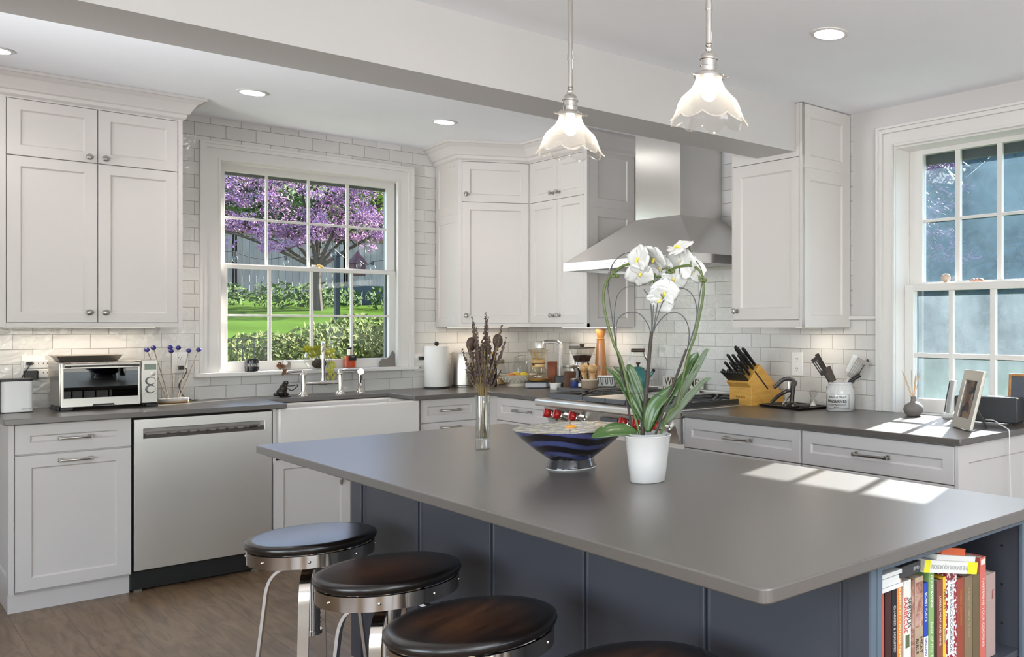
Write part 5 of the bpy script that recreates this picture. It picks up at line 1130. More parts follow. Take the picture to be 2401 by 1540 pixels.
def flower(x, z, d, face, up=(0,0,1), s=1.0, open_=.9, lab=None):
    """moth orchid: two round side petals, three narrower sepals, a small yellow throat"""
    f = Vector(face).normalized(); u = Vector(up); u = (u-f*u.dot(f)).normalized(); r_ = u.cross(f)
    c = G(x,z,d); R3 = Matrix((r_,u,f)).transposed()
    fl = build('flower', MB().ball(tuple(c),.004,8), petal, t, local=True)
    def pet(a, L_, W_, lift):
        vs = []; n1, n2 = 9, 7
        for i in range(n1):
            q = i/(n1-1); w_ = W_*sin(pi*min(1,(q*.94+.04))**.8)**.7
            for j in range(n2):
                e = -1+2*j/(n2-1); x_ = e*w_; y_ = L_*q; z_ = lift*q*q*L_*.6 - .18*W_*e*e + .002*sin(e*5+q*7)
                ca, sa = cos(a), sin(a)
                vs.append(c+R3@Vector((x_*ca-y_*sa, x_*sa+y_*ca, z_+.002)))
        fs = [(i*n2+j,i*n2+j+1,(i+1)*n2+j+1,(i+1)*n2+j) for i in range(n1-1) for j in range(n2-1)]
        build('petal', MB().add(vs,fs), petal, fl, local=True, solid=.0007, ang=80)
    pet(radians(76),.043*s,.033*s,.22*open_); pet(radians(-76),.043*s,.033*s,.22*open_)
    pet(0,.043*s,.017*s,-.1); pet(radians(142),.042*s,.016*s,.1); pet(radians(-142),.042*s,.016*s,.1)
    b = MB().ball(tuple(c+f*.005),.004*s,10); b.tube([c+f*.005, c+f*.010-u*.006, c+f*.008-u*.012],[.003*s,.0035*s,.0015*s],8)
    build('lip', b, lip, fl, local=True)
    b = MB()
    for q in (-1,1): b.tube(spline([c+f*.010-u*.015, c+f*.016-u*.022+r_*q*.004, c+f*.016-u*.028+r_*q*.010, c+f*.012-u*.024+r_*q*.012],4),.0007,5)
    build('tendrils', b, petal, fl, local=True)
flower(-18,518,-.020,(-.55,-.8,.1),(.0,0,1),1.05)
flower(18,520,-.010,(-.5,-.6,-.55),(.5,0,.8),1.05)
flower(74,545,-.005,(-.35,-.4,.75),(.8,.1,.5),1.05)
flower(78,512,.010,(-.3,-.75,-.3),(.2,0,1),1.15)
flower(102,495,.022,(.5,-.8,.1),(.3,0,1),1.0)
flower(-16,482,-.018,(.15,-.7,-.55),(-.1,.2,-1),1.0)
flower(58,470,.015,(.3,-.8,-.35),(.4,0,-.9),1.0)
flower(40,442,.0,(.15,-.9,-.25),(.1,0,1),1.0)
flower(30,424,.004,(.2,-.8,-.4),(.9,0,.35),1.05)
flower(28,495,.012,(-.1,-.9,-.2),(0,0,-1),1.0)

# ------------------------------------------------------------------ books in the island end
YB = 1.165
def bookx(lab, x0, x1, zt, col, title=None, tcol=(.9,.88,.84), size=.014, tz=None, cover=None, y=YB, dep=.20, tilt=0, group='cookbooks upright in the island end', extra=None, tall=1):
    t = thing('cookbook', lab, 'book', ((x0+x1)/2, y+dep/2, .5455), group=group)
    w_ = x1-x0-.0012; zb = .5455; m = cover or mat('book_cover',col,.45,var=.05,vscale=20)
    c = MB().box(x0,y,zb,x0+w_,y+.0022,zt).box(x0,y+.0022,zb,x0+.002,y+dep,zt).box(x0+w_-.002,y+.0022,zb,x0+w_,y+dep,zt)
    build('cover', c, m, t, smooth=False, bevel=.0004, seg=1)
    build('pages', MB().box(x0+.0022,y+.0026,zb+.003,x0+w_-.0022,y+dep-.004,zt-.003), M['pages'], t, smooth=False)
    if title:
        for ti, (s, zc, sz, dx, tc_) in enumerate(title if isinstance(title, list) else [(title, tz or zt-.09, size, 0, tcol)]):
            text(t, s, ((x0+x0+w_)/2+dx, y-.0008, zc), (0,0,-1), (1,0,0), sz, mat('ink',tc_,.5), ext=.0002, name='title')
    if extra:
        for (a,b_,c_,d_,cc) in extra: build('spine_patch', MB().box(x0+a*w_,y-.0003,c_,x0+b_*w_,y+.0004,d_), cc if not isinstance(cc,tuple) else mat('patch',cc,.5), t, smooth=False)
    return t
M['pages'] = mat('paper_edges',(.62,.57,.48),.9,bump=.3,bscale=300)
WH = (.85,.84,.80)
def pat(name, scale, pts, kind='voronoi', rough=.5):
    m, nt, bb = newmat(name); L = nt.links; tc = nt.nodes.new('ShaderNodeTexCoord')
    if kind == 'voronoi':
        n = nt.nodes.new('ShaderNodeTexVoronoi'); n.inputs['Scale'].default_value = scale; out = n.outputs['Distance']
    else:
        n = nt.nodes.new('ShaderNodeTexNoise'); n.inputs['Scale'].default_value = scale; n.inputs['Distortion'].default_value = 1.5; out = n.outputs['Fac']
    L.new(tc.outputs['Object'], n.inputs['Vector']); r = ramp(nt, pts); L.new(out, r.inputs[0]); L.new(r.outputs[0], bb.inputs['Base Color']); bb.inputs['Roughness'].default_value = rough; return m
food = pat('food_photo', 45, [(.2,(.55,.40,.34)),(.5,(.35,.16,.12)),(.75,(.12,.06,.04))], 'noise')
redwhite = pat('red_white_pattern', 130, [(.25,(.80,.76,.72)),(.40,(.78,.74,.70)),(.50,(.30,.02,.04)),(1,(.26,.02,.03))])
bookx('red book with white lettering touching the left frame post', 1.455,1.484,.809,(.50,.09,.045),'COOKING',size=.016)
bookx('dark maroon thick book second from the left post', 1.4865,1.510,.800,(.055,.018,.018))
bookx('black book lettered charred and scruffed', 1.5105,1.5285,.800,(.018,.018,.022),[('CHARRED & SCRUFFED',.715,.0098,0,(.60,.56,.54)),('ADAM PERRY LANG',.60,.0098,0,(.60,.56,.54))])
bookx('bright orange contessa family book', 1.529,1.5465,.818,(.80,.22,.03),[('BAREFOOT CONTESSA FAMILY STYLE',.70,.0118,0,(.92,.78,.55))])
bookx('white book with red and black barbecue lettering', 1.552,1.580,.810,(.70,.68,.62),[('SERIOUS',.738,.0175,.0065,(.04,.04,.04)),('BARBECUE',.735,.0165,-.0065,(.62,.03,.02))],extra=[(.25,.78,.662,.690,(.10,.13,.06))])
bookx('brown book with food photos between the barbecue and meat books', 1.5805,1.5935,.806,(.14,.08,.05),cover=food)
bookx('tan book lettered meat bible with four small photos', 1.594,1.6265,.808,(.40,.30,.20),[('MEAT',.655,.015,.006,(.05,.035,.025)),('BIBLE',.655,.015,-.009,(.05,.035,.025))],extra=[(.10,.92,.765,.797,food),(.10,.92,.731,.762,food),(.10,.92,.697,.728,food)])
bookx('blue white and red grilling book', 1.627,1.645,.789,(.02,.06,.35),[("BOBBY FLAY'S",.735,.0105,0,WH),('GRILLING FOR LIFE',.625,.0095,0,(.05,.06,.30))],extra=[(0,1,.575,.668,(.75,.74,.72))])
bookx('green food and wine annual book', 1.6465,1.668,.815,(.22,.36,.12),[('FOOD&WINE',.765,.0125,0,WH),('Best of the Best',.645,.016,0,(.62,.72,.48))])
bookx('narrow dark book behind the green one', 1.6685,1.679,.785,(.035,.028,.022))
bookx('red brown book lettered meat and wine', 1.6795,1.703,.783,(.22,.065,.05),[("LOBEL'S MEAT AND WINE",.690,.0098,0,(.80,.72,.62))])
bookx('yellow magazine spined book with black letters', 1.7035,1.7165,.787,(.78,.46,.03),[('GRILL IT',.735,.013,0,(.05,.05,.05)),('RECIPES',.65,.010,0,(.3,.3,.25))])
bookx('red and white patterned book with white title label', 1.717,1.761,.792,(.5,.1,.1),[('THE NEW BASICS COOKBOOK',.700,.0135,-.003,(.10,.10,.10))],cover=redwhite,extra=[(.16,.70,.60,.775,(.74,.77,.76))])
bookx('rust red book right of the patterned one', 1.7615,1.793,.770,(.27,.06,.035),[('CLASSIC COOKERY',.70,.010,0,(.45,.22,.06))])
bookx('brown book with gold lettering', 1.7935,1.829,.768,(.20,.145,.085),[('THE ENCYCLOPEDIA OF FOOD',.68,.0085,0,(.45,.36,.2))])
bookx('second brown book, with plain dark spine', 1.8295,1.862,.764,(.13,.095,.05))
bookx('salmon red spiral title book near the right end', 1.8625,1.890,.800,(.55,.13,.10),[('MASTERING YOUR COOKING',.665,.0125,0,(.85,.72,.66))],extra=[(.15,.85,.782,.795,(.75,.70,.62))])
bookx('pinkish grey worn folder at the right end', 1.8905,1.935,.752,(.36,.26,.235),[('love',.70,.014,.008,(.35,.05,.05))])
t = simple('thin_notebook', 'thin white notebook standing beside the pinkish folder', 'notebook', None, MB().box(1.9365,YB+.01,.5455,1.9415,YB+.20,.742), M['white'])
def flatbook(lab, O, U, th, w_, col, title=None, ends=None, dep=.17, pages=False, name='cookbook'):
    O, U = Vector(O), Vector(U).normalized(); Vv = Vector((-U.z,0,U.x)); W = Vector((0,1,0))
    t = thing(name, lab, 'book', tuple(O+U*w_/2), group='books lying flat on the upright cookbooks')
    m = mat('book_cover',col,.45)
    if pages:
        build('pages', MB().obox(O+Vv*.0015, U, Vv, W, w_-.002, th-.003, dep), mat('white_pages',(.70,.69,.66),.85,bump=.4,bscale=500), t, smooth=False)
        build('cover', MB().obox(O, U, Vv, W, w_, .0014, dep).obox(O+Vv*(th-.0014), U, Vv, W, w_, .0014, dep), m, t, smooth=False)
    else:
        build('cover', MB().obox(O, U, Vv, W, w_, .002, dep).obox(O+Vv*(th-.002), U, Vv, W, w_, .002, dep).obox(O+Vv*.002, U, Vv, W, w_, th-.004, .002), m, t, smooth=False)
        build('pages', MB().obox(O+Vv*.0022+W*.0025+U*.003, U, Vv, W, w_-.006, th-.0044, dep-.004), M['pages'], t, smooth=False)
    if ends:
        for a,b_,cc in ends: build('end_band', MB().obox(O+U*a*w_-W*.0004+Vv*.0002, U, Vv, W, (b_-a)*w_, th-.0004, .0006), mat('band',cc,.45), t, smooth=False)
    if title: text(t, title[0], tuple(O+U*w_*title[2]+Vv*th*.5-W*.0007), -U, -Vv, title[1], mat('ink',title[3],.5), ext=.0002, name='title')
ut = Vector((.2185,0,-.050)).normalized()
flatbook('white and yellow book lying upside down on the upright cookbooks', (1.606,1.150,.8215), ut, .0275, .222, (.72,.71,.68), ('THE FLAVOR EQUATION',.0140,.47,(.35,.35,.33)), [(0,.10,(.72,.66,.02)),(.80,1,(.72,.66,.02))])
ON = Vector((1.606,1.150,.8215))+Vector((-ut.z,0,ut.x))*.0280
flatbook('thin white paged book lying above the yellow banded one', ON+ut*.045, ut, .013, .165, (.62,.60,.57), pages=True)
flatbook('orange red book at the very top of the flat pile', ON+ut*.06+Vector((-ut.z,0,ut.x))*.0135, ut, .016, .10, (.55,.10,.03))
flatbook('dark grey book lying left of the yellow banded one', (1.530,1.158,.8215), Vector((1,0,.02)), .024, .073, (.05,.05,.055), ('Grill',.012,.8,(.6,.6,.6)))
for i in range(4):
    simple('booklet', 'white booklet in the small pile by the left frame post, %s from the bottom'%['lowest','second','third','topmost'][i], 'booklet', None, MB().box(1.4305,1.145+.002*(i%2),.8105+i*.0095,1.522-.006*(i%3),1.33,.8192+i*.0095), mat('booklet_white',(.68,.68,.66),.7,bump=.3,bscale=400), group='white booklets piled by the frame post')
# ------------------------------------------------------------------ the garden outside
def gh(x, y):
    d = max(y-6.7, (x-3.95)*.6, 0); pts = [(0,.1),(2.3,.62),(9.3,1.30),(17.3,2.05),(30,2.5),(90,3.2)]
    for (a,za),(b_,zb) in zip(pts,pts[1:]):
        if d <= b_: return za+(zb-za)*(d-a)/(b_-a)
    return 3.2
def grid(mb, x0, x1, y0, y1, nx, ny):
    vs = [(x0+(x1-x0)*i/nx, y0+(y1-y0)*j/ny, gh(x0+(x1-x0)*i/nx, y0+(y1-y0)*j/ny)) for j in range(ny+1) for i in range(nx+1)]
    mb.add(vs, [(j*(nx+1)+i,j*(nx+1)+i+1,(j+1)*(nx+1)+i+1,(j+1)*(nx+1)+i) for j in range(ny) for i in range(nx)])
M['lawn'] = mat('lawn', (.042,.078,.014), 1, var=.6, vscale=.9, bump=.8, bscale=30, spec=0)
b = MB(); grid(b,-12,45,6.73,60,38,36); grid(b,3.93,45,-14,6.73,28,14)
struct('ground_lawn', b, M['lawn'])
struct('wall_outside', MB().box(-12,6.715,-.5,-2.9,6.9,3.0), M['wall'])
def cloud(mb, c, r, n, s, rng, flat=.0, shell=.55):
    for _ in range(n):
        while True:
            p = Vector((rng.uniform(-1,1),rng.uniform(-1,1),rng.uniform(-1,1)))
            l = p.length
            if shell < l <= 1: break
        q = Vector((c[0]+p.x*r[0], c[1]+p.y*r[1], c[2]+p.z*r[2]))
        a = Vector((rng.gauss(0,1),rng.gauss(0,1),rng.gauss(0,1))).normalized(); b_ = a.orthogonal().normalized(); k = s*rng.uniform(.6,1.3)
        n2 = len(mb.v); mb.v += [tuple(q-a*k), tuple(q+b_*k*.45), tuple(q+a*k), tuple(q-b_*k*.45)]; mb.f.append((n2,n2+1,n2+2,n2+3)); mb.m.append(mb.mi)
def tree(name, lab, loc, h, crowns, n, s, lm, seed, group=None, core=None):
    """crowns: list of (centre, radii)"""
    rng = random.Random(seed); t = thing(name, lab, 'tree' if 'bush' not in name else 'bush', loc, group=group); z = loc[2]
    b = MB(); c0 = crowns[0][0]
    b.tube(spline([(loc[0],loc[1],z-.1),(loc[0]+.05,loc[1],z+h*.5),(c0[0],c0[1],c0[2]-crowns[0][1][2]*.3)],4),[.10*(1-.06*i)*max(.3,h/3) for i in range(9)],8)
    build('trunk', b, M['bark'], t)
    b = MB(); tot = sum(r[0]*r[2] for _, r in crowns)
    for c_, r in crowns:
        b.ball(c_, 1, 12, r[0]*.80, r[1]*.80, r[2]*.80)
        cloud(b, c_, r, int(n*r[0]*r[2]/tot), s, rng, shell=.55)
    build('foliage', b, lm, t, weld=False, smooth=False); return t
M['bark'] = mat('bark', (.07,.055,.042), .9, var=.3, vscale=12)
def leafmat(name, c, var=.6, vs=6): 
    m = mat(name, c, .8, var=var, vscale=vs, spec=.1); return m
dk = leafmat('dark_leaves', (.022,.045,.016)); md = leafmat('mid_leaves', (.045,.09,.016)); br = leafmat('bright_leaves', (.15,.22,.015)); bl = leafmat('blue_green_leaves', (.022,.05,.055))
pk = leafmat('pink_blossom', (.33,.18,.34), .45, 9); wl = leafmat('sunlit_shrub_leaves', (.10,.125,.035), .75, 14)
# board fence
t = thing('board_fence', 'grey vertical board fence across the far side of the garden', 'fence', (8,24,gh(8,24)))
fm = wood('weathered_board',(.20,.19,.17),(.34,.32,.29),.8,(9,9,1.2)); rng = random.Random(2)
for i in range(8):
    x = -1+i*2.4; z = gh(x+1.2,24)
    b = MB()
    for k in range(16): b.box(x+k*.15+.006,24,z+.02,x+k*.15+.146,24.025,z+1.60+.01*rng.random())
    build('fence_panel', b, fm, t, smooth=False)
    build('cap_board', MB().box(x,23.94,z+1.60,x+2.4,24.08,z+1.66).box(x,23.975,z+1.45,x+2.4,24.0,z+1.58), mat('red_brown_cap',(.20,.11,.07),.8), t)
    build('post', MB().box(x-.05,24.0,z-.05,x+.05,24.1,z+1.72), fm, t)
# flowering tree: trunk, limbs, blossom clusters
tx, ty = 6.62, 20.0; tz = gh(tx,ty)
t = thing('blossom_tree', 'lilac pink blossoming tree seen through the sink window', 'tree', (tx,ty,tz))
rng = random.Random(9); b = MB()
b.tube(spline([(tx,ty,tz-.1),(tx-.02,ty,tz+.5),(tx+.0,ty,tz+.95)],5),[.12-.005*i for i in range(11)],10)
limbs = []
for ax,ay,hz in ((-2.3,0,1.15),(-1.5,.6,1.9),(-.6,-.4,2.3),(.1,.3,2.6),(.9,-.2,2.1),(1.6,.3,1.6),(2.3,0,1.3),(-2.2,-.5,.55),(.5,.8,1.5)):
    P = spline([(tx,ty,tz+.85),(tx+ax*.25,ty+ay*.3,tz+.95+hz*.25),(tx+ax*.65,ty+ay*.7,tz+.95+hz*.62+.1),(tx+ax,ty+ay,tz+.95+hz)],5)
    b.tube(P,[.045*(1-.055*i) for i in range(16)],7); limbs.append(P)
    for k in (6,9,12):
        p = P[k]; q = p+Vector((rng.uniform(-.6,.6),rng.uniform(-.5,.5),rng.uniform(-.15,.5))); b.tube([p,(p+q)/2+Vector((0,0,.06)),q],[.022,.015,.008],5); limbs.append([p,q,q])
build('trunk', b, M['bark'], t)
b = MB(); lb = MB()
for i in range(330):
    if i < 110: P = limbs[rng.randrange(len(limbs))]; p = P[-1-rng.randrange(min(3,len(P)-1))]+Vector((rng.gauss(0,.22),rng.gauss(0,.25),rng.gauss(0,.16)))
    else:
        a = rng.uniform(0,2*pi); rr0 = sqrt(rng.random()); p = Vector((tx-.1+2.6*rr0*cos(a), ty+1.6*rr0*sin(a), tz+rng.uniform(1.55,3.4)+.0*rr0))
    cloud(b, p, (rng.uniform(.14,.27),rng.uniform(.12,.22),rng.uniform(.10,.17)), 95, .034, rng, shell=0)
cloud(lb, (tx,ty+.2,tz+2.5), (2.7,1.7,1.2), 4200, .055, rng, shell=.1)
build('blossom', b, pk, t, weld=False, smooth=False); build('leaves', lb, dk, t, weld=False, smooth=False)
# trees past the fence
for i,(x,y,cz,r,m_,lab) in enumerate(((3.0,29,4.6,3.0,dk,'dark dense tree past the fence on the far left of the sink window'),(7.5,31,5.0,3.4,md,'mid green tree past the fence behind the blossom'),(11.8,29,4.6,2.2,br,'bright yellow green tree past the fence at the right of the sink window'),(15.5,30,5.0,3.0,dk,'dark tree past the fence, farthest right'),(9.8,34,6.4,3.6,dk,'tall dark tree standing behind the others past the fence'),(2.0,34,6.5,3.5,md,'tall green tree behind the dark one on the left'))):
    tree('garden_tree', lab, (x,y,gh(x,y)), cz-gh(x,y), [((x,y,cz),(r,r*.8,r*.85)),((x-r*.6,y-.4,cz-.9),(r*.6,r*.6,r*.55)),((x+r*.6,y-.4,cz-.7),(r*.65,r*.6,r*.6))], 3600, .11, m_, 20+i, 'trees past the fence')
# shrubs under the window
for i,(x,y,zt,rx,lab) in enumerate(((2.30,9.6,1.16,.34,'low leafy shrub at the left under the sink window'),(2.78,9.9,1.30,.34,'sunlit shrub second from the left outside the sink window'),(3.22,9.6,1.38,.38,'sunlit shrub in the middle outside the sink window'),(3.62,9.8,1.47,.36,'sunlit shrub right of the middle outside the sink window'),(4.02,9.6,1.50,.38,'tallest leafy shrub at the right outside the sink window'),(4.5,9.9,1.46,.4,'shrub mostly hidden by the right side of the sink window'))):
    g0 = gh(x,y); t = thing('garden_shrub', lab, 'shrub', (x,y,g0), group='shrubs outside the sink window'); rng = random.Random(40+i); b = MB(); hh = (zt-g0)/2
    b.ball((x,y,g0+hh*.8),1,12,rx*.7,.35,hh*.7); cloud(b,(x,y,g0+hh),(rx*1.15,.5,hh*1.05),2600,.034,rng,shell=.45)
    build('foliage', b, wl if i else leafmat('pale_shrub',(.10,.13,.03)), t, weld=False, smooth=False)
b = MB(); rng = random.Random(77); cloud(b,(2.62,9.25,.98),(.20,.1,.08),60,.02,rng,shell=0); cloud(b,(2.42,9.3,.86),(.12,.1,.06),40,.02,rng,shell=0)
tag(build('flowers', b, leafmat('orange_flower',(.16,.04,.012)), weld=False, smooth=False), 'orange flowers low among the shrubs outside the sink window', 'flowers', kind='stuff')
b = MB(); rng = random.Random(5)
for x in range(9): cloud(b,(4.5+x*.75,20.8+.5*sin(x*2),gh(6,20.8)+.22),(.5,.5,.3),260,.07,rng,shell=.1)
tag(build('undergrowth', b, md, weld=False, smooth=False), 'leafy undergrowth along the foot of the board fence', 'undergrowth', kind='stuff')
b = MB()
for x in (2.33,2.37,2.41,2.50,2.58): b.rod((x,9.1,gh(x,9.1)),(x,9.1,1.25),.004,6)
b.rod((2.28,9.1,1.25),(2.64,9.1,1.25),.003,6).rod((2.28,9.1,1.17),(2.64,9.1,1.17),.003,6)
b.tube(spline([(2.41,9.1,1.08),(2.44,9.1,1.18),(2.50,9.1,1.20),(2.55,9.1,1.18),(2.58,9.1,1.08)],5),.003,6)
simple('garden_trellis', 'thin black wire trellis among the shrubs outside the sink window', 'trellis', None, b, M['black'])
g0 = gh(4.9,14)
simple('garden_post', 'slim dark post on the lawn outside the sink window', 'post', None, MB().box(4.87,13.97,g0-.1,4.93,14.03,2.39).box(4.85,13.95,2.38,4.95,14.05,2.43), mat('blue_grey_post',(.02,.024,.034),.6))  # plain umbrella pole, carries no lamp
g0 = gh(8.27,22)
simple('garden_planter', 'pale blue grey planter box standing before the board fence', 'planter', None, MB().add([(7.95,21.8,g0-.05),(8.6,21.8,g0-.05),(8.6,22.3,g0-.05),(7.95,22.3,g0-.05),(7.88,21.75,g0+.42),(8.67,21.75,g0+.42),(8.67,22.35,g0+.42),(7.88,22.35,g0+.42)],[(0,3,2,1),(4,5,6,7),(0,1,5,4),(1,2,6,5),(2,3,7,6),(3,0,4,7)]), mat('blue_planter',(.05,.07,.10),.7))
def ry(px): u = (px-1950)/2077.2; return (.7485+.6631*u)/(.6631-.7485*u)
wp = []
for i,(px,z,lab) in enumerate(((551,2.17,'glass bulb of the string lights in the leftmost window column'),(671,2.15,'glass bulb of the string lights in the second window column'),(782,2.28,'glass bulb of the string lights beside the dark post'),(841,2.16,'glass bulb of the string lights in the rightmost column, left one'),(874,2.14,'glass bulb of the string lights in the rightmost column, right one'))):
    x = 12.0*ry(px); g = thing('string_bulb', lab, 'light bulb', (x,12.0,z), group='string light bulbs in the garden')
    build('socket', MB().cyl((x,12,0),.020,z,z+.05,10), M['black'], g); build('bulb', MB().ball((x,12,z-.03),.032,12,1,1,1.3), M['glass'], g); wp.append((x,12,z+.05))
b = MB(); P = []
for a_, c_ in zip(wp, wp[1:]):
    for k in range(6): q = k/6; P.append((a_[0]*(1-q)+c_[0]*q, 12, a_[2]*(1-q)+c_[2]*q - .06*sin(pi*q)))
P = [(1.5,12,2.28),(2.6,12,2.20)]+P+[wp[-1],(5.9,12,2.4)]
simple('string_light_wire', 'thin dark wire carrying the glass bulbs outside', 'wire', None, b.tube(P,.005,5), M['black'])
x = 13.5*ry(838)
simple('bird_house', 'small maroon bird house hanging in the garden at the rightmost window column', 'bird house', None, MB().box(x-.08,13.42,2.08,x+.08,13.58,2.25).add([(x-.1,13.4,2.2505),(x+.1,13.4,2.2505),(x+.1,13.6,2.2505),(x-.1,13.6,2.2505),(x,13.5,2.44)],[(0,1,4),(1,2,4),(2,3,4),(3,0,4),(3,2,1,0)]).rod((x,13.5,2.43),(x,13.5,3.6),.004,5), mat('maroon_paint',(.07,.02,.028),.7), smooth=False)
# side garden beyond the right window, back lit
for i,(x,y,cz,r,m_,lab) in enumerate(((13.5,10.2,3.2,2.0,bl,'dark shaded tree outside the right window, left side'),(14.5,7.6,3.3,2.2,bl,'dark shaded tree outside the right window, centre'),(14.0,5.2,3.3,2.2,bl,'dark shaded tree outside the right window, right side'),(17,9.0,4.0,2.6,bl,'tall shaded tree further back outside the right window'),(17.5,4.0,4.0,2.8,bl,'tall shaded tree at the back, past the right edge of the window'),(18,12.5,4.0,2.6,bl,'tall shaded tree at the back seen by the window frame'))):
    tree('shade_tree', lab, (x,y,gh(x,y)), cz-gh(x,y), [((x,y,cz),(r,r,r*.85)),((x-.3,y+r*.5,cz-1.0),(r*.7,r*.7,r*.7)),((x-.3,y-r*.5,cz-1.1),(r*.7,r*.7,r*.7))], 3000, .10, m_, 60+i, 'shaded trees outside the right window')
t = thing('blossom_shrub', 'pink flowering tree branches outside the right window', 'tree', (10.6,7.6,gh(10.6,7.6)))
rng = random.Random(31); b = MB(); tb = MB()
tb.tube(spline([(10.6,7.9,gh(10.6,7.9)-.1),(10.6,7.85,2.0),(10.7,7.7,3.2)],5),[.07-.004*i for i in range(11)],7)
for i in range(70):
    p = Vector((10.7+rng.gauss(0,.3),7.62+rng.gauss(0,.42),rng.uniform(2.25,3.95))); cloud(b,p,(.13,.15,.08),30,.035,rng,shell=0)
    if i%6==0: tb.tube([(10.65,7.8,p.z-.4),tuple(p)],[.016,.006],5)
build('branches', tb, M['bark'], t); build('blossom', b, leafmat('pale_pink_blossom',(.15,.075,.14),.4,9), t, weld=False, smooth=False)
b = MB(); rng = random.Random(91)
for k in range(16):
    y = 1.5+k*.75; b.ball((12.2,y,gh(12.2,y)+.75),1,10,.5,.55,.75); cloud(b,(12,y,gh(12,y)+.85),(.8,.6,1.0),420,.085,rng,shell=.5)
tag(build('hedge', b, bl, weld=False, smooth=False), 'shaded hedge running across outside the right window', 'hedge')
# ------------------------------------------------------------------ range
rg = thing('gas_range', 'wide steel gas range with red knobs between the corner counter and knife block', 'range', (3.35, 4.37, FZ))
build('body', MB().box(3.01, 3.715, .06, 3.69, 5.022, .905), M['steel'], rg, bevel=.003)
build('control_panel', MB().add([(2.945,3.722,.875),(2.945,5.015,.875),(2.990,5.015,.735),(2.990,3.722,.735),(3.02,3.722,.905),(3.02,5.015,.905),(3.02,5.015,.735),(3.02,3.722,.735)],
      [(0,1,2,3),(0,4,5,1),(4,7,6,5),(3,2,6,7),(0,3,7,4),(1,5,6,2)]), M['steel'], rg, smooth=False, bevel=.003)
build('bullnose', MB().box(2.885,3.712,.872,3.03,5.022,.915), M['steel'], rg, bevel=.012, seg=4)
build('drip_seam', MB().box(2.94,3.80,.862,2.946,4.95,.870), M['nickel'], rg)
build('cooktop', MB().box(3.0,3.712,.900,3.695,5.022,.918), M['steel'], rg, bevel=.002)
build('back_trim', MB().box(3.64,3.712,.915,3.695,5.022,.962), M['steel'], rg, bevel=.004)
build('oven_door', MB().box(2.975,3.76,.14,3.01,4.98,.70), M['steel'], rg, bevel=.004)
build('oven_handle', MB().rod((2.925,3.85,.655),(2.925,4.89,.655),.014,12).rod((2.925,3.9,.655),(2.98,3.9,.655),.009).rod((2.925,4.84,.655),(2.98,4.84,.655),.009), M['steel'], rg)
build('toe_kick', MB().box(3.05,3.73,FZ,3.10,5.0,.07), M['black'], rg)
build('clock_display', MB().box(2.9475,4.235,.800,2.952,4.40,.838), M['greymetal'], rg)
M['red'] = mat('red_knob_enamel', (.42,.012,.010), .25, coat=.4)
kn = Vector((-1,0,.30)).normalized(); RK = rotN(kn)
for y in (4.875,4.765,4.60,4.10,3.985,3.80):
    p = Vector((2.962,y,.812)); mb = MB().lathe([(.020,.062),(.026,.064),(.027,.072),(.024,.086),(.018,.092),(0,.093)], p, 24, M=RK)
    mb.obox(p+RK@Vector((-.025,-.007,.085)), RK@Vector((1,0,0)), RK@Vector((0,1,0)), RK@Vector((0,0,1)), .050, .014, .015)
    k = build('knob', mb, M['red'], rg, bevel=.002)
    build('bezel', MB().lathe([(.034,0),(.034,.006),(.029,.012),(.027,.060),(.022,.064),(0,.064)], p, 24, M=RK), M['chrome'], k)
for y, z in ((4.70,.852),(4.44,.842),(4.86,.858)): build('screw', MB().ball((2.948,y,z),.004,8), M['chrome'], rg)
def grate(y0, y1):
    g = MB(); x0, x1, z0, z1 = 2.965, 3.60, .935, .953
    t = .013
    g.box(x0,y0,.921,x0+.016,y1,z1-.004).box(x1-.016,y0,.921,x1,y1,z1-.004).box(x0,y0,.921,x1,y0+.016,z1-.004).box(x0,y1-.016,.921,x1,y1,z1-.004)
    g.box((x0+x1)/2-t/2,y0,z0,(x0+x1)/2+t/2,y1,z1)
    for cx_ in ((x0*3+x1)/4, (x0+x1*3)/4):
        cy_ = (y0+y1)/2
        for k in range(8):
            a = pi/4*k; r0 = .035; ex = (.155 if k%2==0 else .20)
            p = Vector((cx_+cos(a)*r0, cy_+sin(a)*r0, z1-.007)); q = Vector((max(x0+.01,min(x1-.01,cx_+cos(a)*ex)), max(y0+.01,min(y1-.01,cy_+sin(a)*ex)), z1-.007))
            g.tube([p,(p+q)/2+Vector((0,0,.003)),q],[(.006,.007)]*3,4)
    return g
for y0, y1 in ((3.745,4.165),(4.60,4.99)):
    gr = build('grate', grate(y0,y1), M['iron'], rg, bevel=.0015)
    for cx_ in (3.124,3.441): build('burner_cap', MB().lathe([(.05,.918),(.05,.924),(.036,.926),(.036,.934),(.03,.937),(0,.937)], (cx_,(y0+y1)/2,0), 20), M['iron'], rg)
build('griddle_cover', MB().box(2.975,4.175,.921,3.60,4.59,.945), M['steel'], rg, bevel=.004)
for y0, y1 in ((3.745,4.02),(4.03,4.165),(4.175,4.36),(4.37,4.59),(4.60,4.99)): build('trim_bar', MB().box(2.955,y0,.921,2.968,y1,.947), M['greymetal'], rg, bevel=.002)

